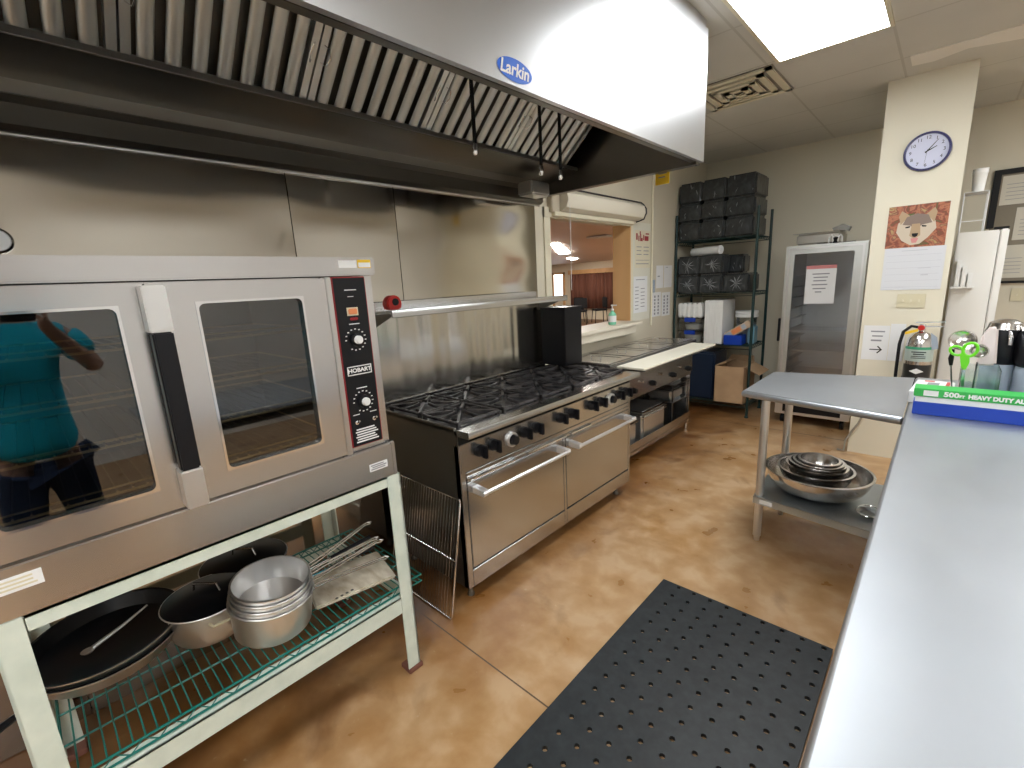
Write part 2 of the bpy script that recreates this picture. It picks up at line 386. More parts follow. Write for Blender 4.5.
# ------------------------------------------------------------------ exhaust hood
HX,HY,HZ=1.136,2.66,2.0757; HL=-1.9
h=root('exhaust_hood',(0,.4,HZ),'large stainless exhaust hood hanging over the oven and range','exhaust hood')
obj('front_panel',MB().box(HX-.02,HX,HL,HY,HZ,2.70),'hood',h)
obj('cap_trim',MB().box(HX-.03,HX-.008,HL,HY-.008,2.703,ZC-.002),'hood',h)
obj('front_lip',MB().box(HX-.055,HX-.021,HL,HY-.021,HZ,HZ+.02,.003),'hood_in',h)
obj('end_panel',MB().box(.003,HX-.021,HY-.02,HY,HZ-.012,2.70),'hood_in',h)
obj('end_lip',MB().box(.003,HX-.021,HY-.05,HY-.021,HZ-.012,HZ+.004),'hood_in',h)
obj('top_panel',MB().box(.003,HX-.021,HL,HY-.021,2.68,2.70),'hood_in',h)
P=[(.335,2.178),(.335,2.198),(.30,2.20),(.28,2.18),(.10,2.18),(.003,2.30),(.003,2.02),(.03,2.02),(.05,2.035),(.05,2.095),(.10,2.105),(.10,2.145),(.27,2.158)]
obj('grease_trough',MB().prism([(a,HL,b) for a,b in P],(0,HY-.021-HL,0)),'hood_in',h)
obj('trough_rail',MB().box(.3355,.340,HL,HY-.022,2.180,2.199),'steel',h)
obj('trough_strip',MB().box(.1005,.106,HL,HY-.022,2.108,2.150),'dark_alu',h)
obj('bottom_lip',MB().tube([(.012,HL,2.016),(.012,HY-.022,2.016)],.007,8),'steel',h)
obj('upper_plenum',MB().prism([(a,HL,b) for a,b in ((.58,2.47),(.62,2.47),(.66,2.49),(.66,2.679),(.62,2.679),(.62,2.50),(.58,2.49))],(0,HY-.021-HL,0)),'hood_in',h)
gc=obj('grease_cup',MB().box(.14,.26,2.27,2.45,2.02,2.10,.01),'steel',h)
# round sticker with lettering
c=(HX+.0012,1.165,2.118); e=MB(); vs=[e.b.verts.new(V((HX+.0012,c[1]+.078*math.cos(a),c[2]+.032*math.sin(a)))) for a in [2*PI*k/40 for k in range(40)]]
e.b.faces.new(vs)
sk=obj('logo_sticker',e,mat('bright_blue',(.0,.11,.62),.4),h)
text('Larkin',(HX+.002,c[1],c[2]),(0,1,.0),(0,.22,1),.052,'white',sk,bold=.0012)
# end stud
obj('corner_bolt',MB().cyl((HX-.03,HY-.02,HZ-.014),(HX-.03,HY-.02,HZ+.0),.008,10),'chrome',h)
# baffle filters
A=V((.305,0,2.195)); D=V((.295,0,.26)); Dn=D.normalized(); LN=D.length; Nn=V((Dn.z,0,-Dn.x))   # normal facing front/down
def filter_unit(y0,label):
    r=root('baffle_filter',(A.x,y0+.272,A.z),label,'filter','baffle filters in the hood')
    def P_(s_,y,n_): return A+Dn*s_+Nn*n_+V((0,y,0))
    b=MB(); b.prism([P_(0,y0+.004,-.02),P_(LN,y0+.004,-.02),P_(LN,y0+.004,-.026),P_(0,y0+.004,-.026)],(0,.537,0))
    obj('backing',b,'dark_steel',r)
    f=MB()
    for (a,b_) in ((y0+.003,y0+.028),(y0+.517,y0+.542)): f.prism([P_(0,a,.012),P_(LN,a,.012),P_(LN,a,-.02),P_(0,a,-.02)],(0,b_-a,0))
    for s0,s1 in ((0,.012),(LN-.012,LN)): f.prism([P_(s0,y0+.03,.004),P_(s1,y0+.03,.004),P_(s1,y0+.03,-.02),P_(s0,y0+.03,-.02)],(0,.485,0))
    obj('frame',f,'filter',r)
    n=7; pit=.489/n
    for k in range(n):
        yc=y0+.028+pit*(k+.5); m_=MB(); w2=.022
        pr=[]
        for j in range(7):
            t_=-PI/2+PI*j/6; pr.append((w2*math.sin(t_), .002+.016*math.cos(t_)))
        pts0=[P_(.014,yc+a,n_) for a,n_ in pr]; 
        m_.prism(pts0, Dn*(LN-.03)); obj('baffle',m_,'filter',r)
    for yy in (y0+.016,y0+.529):
        s0=LN*.42; m_=MB(); sg=1 if yy<y0+.2 else -1
        m_.tube([P_(s0,yy,.012),P_(s0,yy+sg*.012,.03),P_(s0+.03,yy+sg*.02,.034),P_(s0+.06,yy+sg*.012,.03),P_(s0+.06,yy,.012)],.0022,6)
        obj('handle',m_,'chrome',r)
    return r
f0=filter_unit(.351-.0,'second baffle filter from the left in view, above the oven')
for k,lb in ((-2,'baffle filter out past the left edge of the hood view'),(-1,'leftmost visible baffle filter in the hood'),(1,'third baffle filter from the left in the hood, above the gap between oven and range'),(2,'fourth baffle filter from the left, right above the range middle'),(3,'last baffle filter at the right end of the hood')):
    dup(f0,(A.x,.351+.272+.5455*k,A.z),label=lb)
# suppression nozzle drops
for (y,zb,lb) in ((1.44,2.025,'dark fire suppression drop pipe, leftmost of three under the hood'),(1.875,2.0,'dark fire suppression drop pipe, middle one of three under the hood'),(2.03,2.0,'dark fire suppression drop pipe, rightmost of three, nearest the hood end')):
    r=root('suppression_pipe',(.655,y,zb),lb,'pipe','fire suppression drops')
    obj('pipe',MB().cyl((.655,y,zb+.04),(.655,y,2.679),.008,8),'blackm',r)
    obj('nozzle',MB().lathe([(0,0),(.008,0),(.012,.012),(.012,.03),(.008,.045)],(.655,y,zb),12),'chrome',r)
# yellow tag hanging beyond the hood end
yt=root('yellow_tag',(.90,HY+.004,2.01),'small yellow tag hanging at the far bottom corner of the hood','tag')
obj('card',MB().box(.862,.945,HY+.003,HY+.005,2.004,2.085),'yellow',yt)
lines('print',yt,(.87,HY+.0025,2.02),(1,0,0),(0,0,1),[(.01,.06,.04),(.01,.05,.02)])

# ------------------------------------------------------------------ convection oven
YZ=lambda x,u,v:(x,u,v)
o=root('convection_oven',(.42,.335,.8385),'stainless double-door convection oven on a mint green stand','oven')
b=MB()
b.box(.07,.74,-.165,-.125,.96,1.54).box(.07,.745,.66,.835,.96,1.54).box(.07,.09,-.125,.66,.96,1.54).box(.09,.74,-.125,.66,1.505,1.54).box(.09,.74,-.125,.66,.96,.985)
obj('body',b,'oven',o)
li=MB(); li.box(.091,.72,-.124,-.12,.986,1.504).box(.091,.72,.655,.659,.986,1.504).box(.091,.096,-.12,.655,.986,1.504).box(.096,.72,-.12,.655,1.50,1.504).box(.096,.72,-.12,.655,.986,.99)
obj('cavity_liner',li,'darkcav',o)
obj('fan_cover',MB().lathe([(0,.03),(.12,.03),(.15,.0)],(.097,.27,1.24),24,RX),'darkcav',o)
obj('top_cap',MB().box(.05,.767,-.185,.842,1.543,1.6,.004),'oven',o)
obj('base_panel',MB().box(.07,.767,-.165,.833,.8385,.958,.003),'oven',o)
obj('base_end_flange',MB().box(.755,.768,.826,.842,.8385,.962,.002),'oven',o)
def rack(z):
    m_=MB(); w_=MB(); y0,y1,x0,x1=-.118,.652,.12,.715
    m_.tube([(x0,y0,z),(x1,y0,z),(x1,y1,z),(x0,y1,z)],.0035,6,True)
    m_.tube([(x1-.01,y0,z+.014),(x1-.01,y1,z+.014)],.0025,6)
    k=0
    while y0+.03*(k+1)<y1: yy=y0+.03*(k+1); w_.cyl((x0,yy,z),(x1-.004,yy,z+.004),.0018,5); m_.cyl((x1-.006,yy,z+.004),(x1+.004,yy,z+.004),.0024,5); k+=1
    return m_,w_
for z in (1.385,1.27,1.155,1.035):
    a_,b_=rack(z); rk=obj('oven_rack',a_,'gold',o); obj('wires',b_,'dark_steel',rk)  # cross wires get dark steel: dimness of the cavity put into their colour
for (a0,a1,g0,g1,lb,side) in ((-.155,.218,-.105,.16,'left oven door',0),(.222,.66,.322,.583,'right oven door',1)):
    dr=obj('door',MB().plate_hole(a0,a1,.97,1.536,g0,g1,1.037,1.482,.015,.746,.775,YZ),'oven',o,lb)
    obj('glass_pane',MB().box(.758,.762,g0-.004,g1+.004,1.033,1.486),'glass',dr)
    gf=MB().plate_hole(g0-.006,g1+.006,1.031,1.488,g0,g1,1.037,1.482,.015,.774,.777,YZ); obj('window_bezel',gf,'chrome',dr)
h_=obj('door_handle',MB().box(.795,.828,.208,.25,1.078,1.422,.004),'black',o)
br=MB(); br.box(.776,.83,.205,.252,1.422,1.53,.003); obj('handle_bracket',br,'alu',o)
br=MB(); br.box(.776,.83,.205,.252,.978,1.078,.003); obj('handle_bracket',br,'alu',o)
# control panel
cp=obj('control_panel',MB().box(.745,.776,.680,.794,.985,1.539,.002),'redline',o)
obj('panel_face',MB().box(.7761,.7775,.684,.790,.988,1.536),'black',cp)
obj('side_trim',MB().box(.745,.777,.661,.679,.965,1.54,.002),'steel',o)
XP=.778
def knob(y,z,parent,m1='black',rr=.022,nm='control_knob',x=XP):
    k=obj(nm,MB().lathe([(0,.0),(rr,.0),(rr*.95,.012),(rr*.55,.014)],(x,y,z),20,RX),m1,parent)
    obj('knob_cap',MB().lathe([(rr*.62,.006),(rr*.62,.022),(rr*.5,.026),(0,.026)],(x,y,z),18,RX),'white',k); return k
for z in (1.341,1.136):
    knob(.737,z,o)
    tk=MB()
    for i in range(14):
        a=math.radians(-60+300*i/13.); 
        p=V((XP,.737+.034*math.cos(a+PI*.0-PI/3),z+.034*math.sin(a-PI/3))); tk.box(XP-.0004,XP+.0006,p.y-.0028,p.y+.0028,p.z-.0018,p.z+.0018)
    obj('dial_marks',tk,'white',o)
ln=MB(); ln.box(XP,XP+.004,.722,.752,1.422,1.44,.002); obj('indicator_light',ln,'orange',o)
ln=MB(); ln.box(XP,XP+.004,.724,.752,1.403,1.412,.002); obj('indicator_light',ln,'redline',o)
obj('indicator_bezel',MB().box(XP-.001,XP+.0008,.718,.756,1.418,1.444),'plate',o)
fr=MB(); 
for a in ((.694,.780,1.226,1.229),(.694,.780,1.253,1.256),(.694,.697,1.226,1.256),(.777,.780,1.226,1.256)): fr.box(XP-.0004,XP+.001,*a)
lg=obj('logo_plate',fr,'white',o)
text('HOBART',(XP+.001,.737,1.241),(0,1,0),(0,0,1),.0185,'white',lg,bold=.0006,stretch=1.12)
for y in (.705,.768):
    obj('toggle_switch',MB().cyl((XP,y,1.068),(XP+.018,y,1.076),.0035,8).lathe([(0,.002),(.007,.002),(.007,0)],(XP,y,1.068),10,RX),'chrome',o)
rows=[]; 
for k in range(6): rows.append((.006+.004*(k%2),.088-.006*((k*7)%3),.001+.0085*k,.0045))
rows+=[(.005,.028,.096-.0,.003),(.066,.09,.096,.003),(.028,.066,.183,.003),(.030,.066,.393,.003),(.028,.068,.5,.003),(.036,.056,.48,.002)]
lines('panel_print',o,(XP-.0003,.69,.997),(0,1,0),(0,0,1),rows,'white')
# stickers
s1=MB(); s1.box(.7671,.768,.715,.775,1.567,1.590); obj('label_sticker',s1,'white',o)
obj('label_sticker',MB().box(.7671,.768,.780,.826,1.566,1.592),'yellow',o); obj('sticker_base',MB().box(.7681,.7685,.782,.824,1.568,1.583),'white',o)
s2=obj('rating_sticker',MB().box(.7671,.768,.735,.805,.878,.905),'white',o)
lines('print',s2,(.7681,.74,.882),(0,1,0),(0,0,1),[(.0,.055,.001,.004),(.005,.06,.008,.004),(0,.05,.015,.004)])
s2=obj('rating_sticker',MB().box(.7671,.768,-.145,-.065,.90,.935),'white',o)
lines('print',s2,(.7681,-.14,.905),(0,1,0),(0,0,1),[(.0,.065,.002,.004),(.005,.06,.011,.004),(0,.06,.020,.004)],'plate')

# stand
s=root('oven_stand',(.44,.335,0),'mint green painted angle-iron stand under the convection oven','stand')
def angle_leg(x,y,sx,sy):
    m_=MB(); m_.box(x,x+sx*.05,y,y+sy*.006,.004,.838).box(x,x+sx*.006,y,y+sy*.052,.004,.838); return m_
for (x,y,sx,sy) in ((.767,.85,-1,-1),(.767,-.165,-1,1),(.13,.85,1,-1),(.13,-.165,1,1)):
    l=obj('leg',angle_leg(x,y,sx,sy),'mint',s)
    obj('foot_plate',MB().box(x-sx*.008,x+sx*.055,y-sy*.008,y+sy*.055,0,.02,.003),mat('rusty_foot',(.16,.06,.04),.7),l)
for (z0,z1,n_) in ((.800,.838,'top_rail'),(.278,.345,'lower_rail')):
    obj(n_,MB().box(.761,.7665,-.11,.797,z0,z1).box(.72,.7665,-.11,.797,z1-.006,z1),'mint',s)
    obj(n_,MB().box(.13,.136,-.11,.797,z0,z1),'mint',s)
    for y in (-.158,.838): obj('side_rail',MB().box(.18,.715,y,y+.006,z0,z1),'mint',s)
# green wire shelf resting on the lower rails
ZS=.436
def wire_shelf(x0,x1,y0,y1,z,m_,across=.026,r=.0022,n=5,drop=.028):
    m_.tube([(x0,y0,z),(x1,y0,z),(x1,y1,z),(x0,y1,z)],.0038,6,True)
    m_.tube([(x0,y0,z-drop),(x1,y0,z-drop),(x1,y1,z-drop),(x0,y1,z-drop)],.0035,6,True)
    k=1
    while y0+across*k<y1: m_.cyl((x0,y0+across*k,z),(x1,y0+across*k,z),r,n); k+=1
    for q in (.25,.5,.75): m_.cyl((x0+(x1-x0)*q,y0,z-.005),(x0+(x1-x0)*q,y1,z-.005),.0032,n)
    for xx in (x0,x1):
        pts=[]; k=0
        while y0+.03*k<y1: pts.append((xx,y0+.03*k,z if k%2 else z-drop)); k+=1
        m_.tube(pts,.0022,5)
    return m_
obj('wire_shelf',wire_shelf(.2,.75,-.13,.905,.381,MB()),'green_wire',None,'green epoxy wire shelf lying on the lower rails of the oven stand','shelf')

# pans on the wire shelf
ZP=.385
def pan_prof(r,hh,flare=1.12,t=.003,lip=.006):
    return [(0,0),(r*.86,0),(r,.012),(r*flare,hh),(r*flare+lip,hh+.001),(r*flare+lip,hh+.004),(r*flare-t,hh+.003),(r-t,.016),(r*.84,.004),(0,.004)]
def skillet(c,r,hh,label,tilt,inner,hd,cat='skillet',grp=None):
    R=Matrix.Rotation(tilt[0],3,'X')@Matrix.Rotation(tilt[1],3,'Y')
    q=root('skillet',c,label,cat,grp)
    obj('pan_body',MB().lathe(pan_prof(r,hh),c,40,R),'alu',q)
    obj('nonstick_lining',MB().lathe([(0,.0055),(r*.83,.0055),(r-.004,.018),(r*1.12-.004,hh+.0035),(r*1.12+.004,hh+.0055)],c,40,R),'teflon',q)
    d=V((math.cos(hd),math.sin(hd),0)); p=V(c)+R@(d*(r*1.12)+V((0,0,hh)))
    e=V(c)+R@(d*(r*1.12+.17)+V((0,0,hh+.02)))
    obj('handle',MB().tube([p,p.lerp(e,.3),e],[.007,.009,.011],8),'black',q)
    return q,R
q,R=skillet((.325,.005,ZP+.006),.172,.055,'large dark nonstick skillet, lower of two nested at the left of the wire shelf',(0,-.0),0,math.radians(312))
q,R=skillet((.32,.008,ZP+.036),.176,.055,'large black nonstick skillet, upper of two nested at the left of the wire shelf',(.03,.03),0,math.radians(200))
r=root('serving_spoon',(.33,.03,ZP+.07),'slim steel spoon lying in the large black skillet','spoon')
obj('spoon_handle',MB().tube([(.335,-.03,ZP+.066),(.315,.05,ZP+.085),(.30,.12,ZP+.11)],[.007,.005,.003],8),'alu',r)
obj('spoon_bowl',MB().lathe([(0,-.006),(.012,-.003),(.018,.003),(.015,.003),(0,-.003)],(.338,-.042,ZP+.062),16),'alu',r)
# lidded pots
def lidded(c,r,hh,label,dark,grp=None):
    q=root('lidded_pot',c,label,'pot',grp)
    obj('pot_body',MB().lathe([(0,0),(r*.92,0),(r,.015),(r,hh),(r-.003,hh),(r-.003,.015),(0,.004)],c,36),'alu' if not dark else 'bowl',q)
    l=obj('lid',MB().lathe([(r+.012,hh+.001),(r+.016,hh+.006),(r*.8,hh+.016),(r*.4,hh+.026),(0,hh+.029),(0,hh+.025),(r*.8,hh+.012),(r,hh+.001)],c,36),'teflon',q)
    x,y,z=c
    obj('lid_rim',MB().tube([(x+(r+.015)*math.cos(a),y+(r+.015)*math.sin(a),z+hh+.004) for a in [2*PI*k/40 for k in range(40)]],.0028,6,True),'alu',l)
    obj('lid_handle',MB().tube([(x-.035,y-.03,z+hh+.023),(x-.03,y-.026,z+hh+.05),(x+.03,y+.026,z+hh+.05),(x+.035,y+.03,z+hh+.023)],.005,8),'chrome',l)
    return q
q=lidded((.42,.268,ZP),.118,.112,'silver pot with a black domed lid between skillets and saucepans',False)
hd=MB().tube([(.525,.24,ZP+.08),(.56,.245,ZP+.082),(.56,.30,ZP+.082),(.525,.30,ZP+.08)],.005,8); obj('loop_handle',hd,'plate',q)
q=lidded((.27,.43,ZP),.135,.105,'steel pot with a dark flat lid at the back of the wire shelf',True)
# saucepans nested and tipped
Rt=Matrix.Rotation(math.radians(-3),3,'X')@Matrix.Rotation(math.radians(6),3,'Y')
ax=Rt@V((0,0,1))
labs=['largest dented aluminium saucepan at the bottom of the nested stack','second aluminium saucepan from the bottom of the nested stack','third aluminium saucepan from the bottom, just under the top one','topmost and smallest aluminium saucepan of the nested stack']
for k in range(4):
    rr=.127-.0035*k; hh=.118-.010*k; c=V((.60,.405,ZP+.014))+ax*(.030*k)
    q=root('saucepan',c,labs[k],'saucepan','nested aluminium saucepans')
    obj('pan_body',MB().lathe([(0,0),(rr*.86,0),(rr*.93,.01),(rr,hh),(rr+.004,hh+.003),(rr-.002,hh+.004),(rr-.003,hh-.003),(rr*.9,.013),(0,.005)],c,40,Rt),'alu',q)
    a=math.radians(74+6*k); d=Rt@V((math.cos(a),math.sin(a),0)); n_=V((-d.y,d.x,0)); p=c+d*(rr)+ax*(hh-.02)
    up=V((0,0,1)); sl=.16+.12*(k%2)
    e=p+d*.24+up*.24*sl
    hm=MB(); hm.tube([p+n_*.009,p+n_*.009+d*.05+up*.012,e+n_*.005,e+d*.02+n_*.009,e+d*.032,e+d*.02-n_*.009,e-n_*.005,p-n_*.009+d*.05+up*.012,p-n_*.009],.0032,6)
    obj('handle',hm,'chrome',q)
    rv=MB()
    for sg in (-1,1): rv.lathe([(0,.006),(.006,.004),(.007,0)],p+n_*.009*sg-d*.001,10,V((0,0,1)).rotation_difference(d).to_matrix())
    obj('rivet',rv,'chrome',q)
# black-handled utensils behind saucepan handles and cream tray
for k,(a,b_) in enumerate((((.40,.56,ZP+.02),(.46,.86,ZP+.075)),((.44,.56,ZP+.015),(.52,.84,ZP+.06)))):
    q=root('spatula',a,('black-handled utensil lying behind the saucepan handles, nearer the wall','black-handled utensil lying behind the saucepan handles, nearer the aisle')[k],'utensil','black-handled utensils')
    m1=V(a).lerp(V(b_),.45); obj('utensil_handle',MB().tube([m1,V(b_)],[.007,.01],8),'black',q); obj('shaft',MB().cyl(a,m1,.004,8),'chrome',q)
tr=root('serving_tray',(.65,.69,ZP),'scuffed cream coloured flat tray lying behind the right stand leg','tray')
Rz=Matrix.Rotation(math.radians(-12),3,'Z')
tb=MB(); tb.box(.455,.675,.55,.85,ZP+.002,ZP+.016,.006,Rz); obj('tray_plate',tb,mottled('scuffed_cream',(.42,.34,.24),(.72,.66,.54),9,.5,0,(1,3,1)),tr)
hm=MB()
for k in range(4): hm.lathe([(0,.0165),(.006,.0165)],(.652,.605+.02*k,ZP),10)
obj('tray_hole',hm,'darkcav',tr)
# oven rack leaning on the range side
q=root('spare_oven_rack',(.45,1.12,0),'chrome wire oven rack leaning against the left side of the range','rack')
def LR(x,s_): return V((x, 1.095+.105*s_, .006+.55*s_))
m_=MB(); m_.tube([LR(.18,0),LR(.665,0),LR(.67,.03),LR(.67,.97),LR(.665,1),LR(.18,1)],.0045,6,True); obj('rim',m_,'chrome',q)
m_=MB()
for k in range(1,24): m_.cyl(LR(.18+.0203*k,0),LR(.18+.0203*k,1),.0022,5)
obj('wires',m_,'chrome',q)
m_=MB(); m_.cyl(LR(.18,.5)-V((0,.006,0)),LR(.67,.5)-V((0,.006,0)),.004,6); obj('crossbar',m_,'chrome',q)

# ------------------------------------------------------------------ ten burner range
Y0,Y1=1.2175,2.7415
g=root('gas_range',(.37,1.98,0),'stainless ten-burner gas range with two oven doors','range')
b=MB(); b.box(.045,.66,Y0,Y0+.004,.0874,.872).box(.045,.66,Y1-.004,Y1,.0874,.872).box(.05,.63,Y0+.004,Y1-.004,.0874,.84)
obj('body',b,'dark_steel',g)
for a_ in ((Y0,Y0+.03,.0874,.805),(Y1-.022,Y1,.0874,.805),(1.977,1.997,.0874,.66)): obj('front_post',MB().box(.63,.6646,*a_,.002),'range',g)
obj('kick_panel',MB().box(.635,.6646,Y0+.031,1.976,.0874,.176,.002),'range',g); obj('kick_panel',MB().box(.635,.6646,1.998,Y1-.023,.0874,.176,.002),'range',g)
obj('control_panel',MB().box(.635,.668,Y0+.002,Y1-.002,.672,.806,.003),'range',g)
obj('drip_ledge',MB().box(.635,.672,Y0+.031,Y1-.023,.625,.645,.003).box(.635,.667,Y0+.031,Y1-.023,.645,.668,.002),'range',g)
ch=MB(); 
for a,b_ in ((1.26,1.56),(1.66,1.99),(2.04,2.24)): ch.tube([(.674,a,.636),(.674,b_,.636)],.009,10)
obj('rail_guard',ch,'chrome',g)
for (a,b_) in ((1.252,1.974),(2.0,2.716)):
    d=obj('oven_door',MB().box(.636,.6655,a,b_,.185,.618,.003),'range',g)
    hm=MB()
    for yy in (a+.045,b_-.045): hm.prism([(.6656,yy-.02,.595),(.6656,yy-.02,.56),(.735,yy-.014,.555),(.742,yy-.014,.585)],(0,.034,0),.003)
    hm.tube([(.733,a+.03,.571),(.733,b_-.03,.571)],.0105,10); obj('door_handle',hm,'satin',d)
for y in (1.335,1.425,1.649,1.742,1.953,2.057,2.262,2.362,2.575,2.672):
    k=MB(); k.lathe([(0,0),(.030,0),(.030,.008),(.027,.012),(.024,.036),(0,.038)],(.668,y,.752),18,RX); k.box(.69,.722,y-.008,y+.008,.722,.782,.003)
    obj('burner_knob',k,'black',g)
for y in (1.553,2.485):
    k=obj('thermostat_knob',MB().lathe([(0,0),(.037,0),(.037,.012),(.029,.014),(.029,.006)],(.668,y,.742),24,RX),'satin',g)
    obj('knob_center',MB().lathe([(.024,.004),(.022,.034),(0,.036)],(.668,y,.742),18,RX),'black',k)
bn=MB(); bn.prism([(.6408,Y0,.8798),(.735,Y0,.8798),(.7378,Y0,.874),(.7378,Y0,.850),(.733,Y0,.848),(.655,Y0,.848),(.6408,Y0,.862)],(0,Y1-Y0,0)); obj('front_rail',bn,'range',g)
obj('rail_gap_shade',MB().box(.636,.662,Y0+.004,Y1-.004,.808,.847),'blackm',g)  # black strip paints the dark gap below the front rail
obj('cooktop_pan',MB().box(.05,.64,Y0+.001,Y1-.001,.842,.862),'iron',g)
for a_ in (Y0,Y1-.012): obj('cooktop_edge',MB().box(.045,.64,a_,a_+.012,.86,.884,.003),'dark_steel',g)
def grate(cx_,cy_,w=.272,d=.272):
    m_=MB(); z=.899; hw=w/2; hd=d/2; bw=.008
    for a in ((-hw,hw,-hd,-hd+.013),(-hw,hw,hd-.013,hd),(-hw,-hw+.013,-hd,hd),(hw-.013,hw,-hd,hd)): m_.box(cx_+a[0],cx_+a[1],cy_+a[2],cy_+a[3],z-.016,z-.002,.003)
    for k in range(8):
        an=k*PI/4; dx,dy=math.cos(an),math.sin(an); L1=hw*.98 if k%2==0 else hw*1.30
        a=V((cx_+dx*.032,cy_+dy*.032,z+.006)); e=V((cx_+dx*L1,cy_+dy*L1,z-.006)); n_=V((-dy,dx,0))*(bw*(.9 if k%2 else .7))
        m_.prism([a-n_-V((0,0,.012)),a-n_+V((0,0,.004)),e-n_+V((0,0,.004)),e-n_-V((0,0,.012))],n_*2,.002)
    for sx in (-1,1):
        for sy in (-1,1): m_.box(cx_+sx*(hw-.012)-.008,cx_+sx*(hw-.012)+.008,cy_+sy*(hd-.012)-.008,cy_+sy*(hd-.012)+.008,.861,z)
    return m_
for i in range(5):
    for j in range(2):
        cx_=.205+.29*j; cy_=Y0+.022+.148+.296*i
        obj('burner',MB().lathe([(0,.02),(.02,.02),(.03,.016),(.048,.014),(.052,.004),(.052,0)],(cx_,cy_,.861),24),'iron',g)
        obj('burner_grate',grate(cx_,cy_),'iron',g)
obj('backsplash',MB().box(.002,.042,Y0,2.60,.86,1.358,.002),'splash',g)
obj('backsplash_molding',MB().box(.042,.05,Y0,2.60,.885,.908,.002),'chrome',g)
sh=MB(); sh.prism([(.045,Y0,1.385),(.25,Y0,1.398),(.252,Y0,1.394),(.252,Y0,1.362),(.248,Y0,1.360),(.24,Y0,1.385),(.045,Y0,1.375)],(0,1.40,0)); sh.box(.0435,.058,Y0,2.52,1.36,1.432,.002)
obj('over_shelf',sh,'range',g)
for y in (Y0-.0005,2.56): obj('shelf_bracket',MB().prism([(.045,y,1.372),(.238,y,1.380),(.238,y,1.366),(.06,y,1.30),(.045,y,1.30)],(0,.006,0)),'dark_steel',g)
for (x,y) in ((.60,Y0+.06),(.60,Y1-.08),(.12,Y0+.06),(.12,Y1-.08)): obj('foot',MB().lathe([(0,0),(.018,0),(.018,.01),(.012,.02),(.012,.09)],(x,y,0),12),'dark_steel',g)
tm=root('kitchen_timer',(.19,1.30,1.396),'small red kitchen timer on the left end of the range shelf','timer')
obj('body',MB().prism([(.165,1.262+.042*math.cos(a),max(1.397,1.425+.042*math.sin(a))) for a in [math.radians(-42+264*k/16) for k in range(17)]],(.05,0,0),.006),'red',tm)
obj('dial',MB().lathe([(0,.004),(.017,.004),(.018,0)],(.2155,1.265,1.434),18,RX),'black',tm)
bx=root('black_caddy',(.20,2.64,.93),'tall black box standing at the right rear end of the range','box')
obj('body',MB().box(.075,.285,2.535,2.735,.905+.01,1.315,.004),'black',bx)
obj('rim',MB().plate_hole(.072,.288,2.532,2.738,.082,.278,2.542,2.728,.004,1.3,1.318,lambda x,u,v:(u,v,x)),'black',bx)

# ------------------------------------------------------------------ steam table
T0,T1=2.765,4.29
t=root('steam_table',(.27,3.5,0),'long stainless steam table with white cutting board shelf beside the range','steam table')
XB,XF=.03,.47
obj('front_panel',MB().box(XF-.015,XF,T0,T1,.60,.872,.002).box(XF-.03,XF-.012,T0,T1,.565,.60),'range',t)
obj('end_panel',MB().box(XB,XF-.016,T1-.012,T1,.14,.872),'range',t); obj('end_panel',MB().box(XB,XF-.016,T0,T0+.012,.14,.872),'range',t)
obj('back_panel',MB().box(XB,XB+.01,T0+.013,T1-.013,.14,.872),'dark_steel',t)
tp=MB(); n=4; pitch=(T1-T0)/n
for k in range(n):
    a=T0+pitch*k; tp.plate_hole(XB,.50,a,a+pitch,XB+.05,.45,a+.03,a+pitch-.03,.02,.876,.90,lambda x,u,v:(u,v,x))
obj('top_deck',tp,'range',t)
for k in range(n):
    a=T0+pitch*k; w_=MB(); w_.box(XB+.045,.455,a+.025,a+pitch-.025,.70,.705).box(XB+.045,XB+.05,a+.025,a+pitch-.025,.705,.878).box(.45,.455,a+.025,a+pitch-.025,.705,.878).box(XB+.05,.45,a+.025,a+.03,.705,.878).box(XB+.05,.45,a+pitch-.03,a+pitch-.025,.705,.878)
    obj('well',w_,'bowl',t)
obj('cutting_board',MB().box(.548,.755,T0-.005,T1-.22,.885,.899,.004),'board',t)
obj('board_shelf',MB().box(.50,.757,T0+.01,T1-.24,.872,.884,.002),'range',t)
for y in (T0+.3,T1-.4): obj('shelf_bracket',MB().prism([(.471,y,.872),(.70,y,.872),(.70,y,.86),(.471,y,.77)],(0,.006,0)),'range',t)
obj('undershelf',MB().box(XB+.011,XF,T0+.014,T1-.014,.13,.142).box(XF-.004,XF,T0+.014,T1-.014,.10,.20),'range',t)
for y in (T0+.06,T1-.03): 
    for x in (XF-.035,XB+.04): obj('leg',MB().cyl((x,y,0),(x,y,.13),.018,12),'chrome',t)
for y in (3.15,3.47,3.86,4.2):
    k=MB(); k.lathe([(0,0),(.026,0),(.022,.012),(.018,.03),(0,.032)],(XF,y,.635),16,RX); obj('valve_knob',k,'blackm',t)
for y in (3.28,3.62,4.0): obj('valve_knob',MB().lathe([(0,0),(.012,0),(.010,.02),(0,.022)],(XF,y,.685),12,RX),'chrome',t)
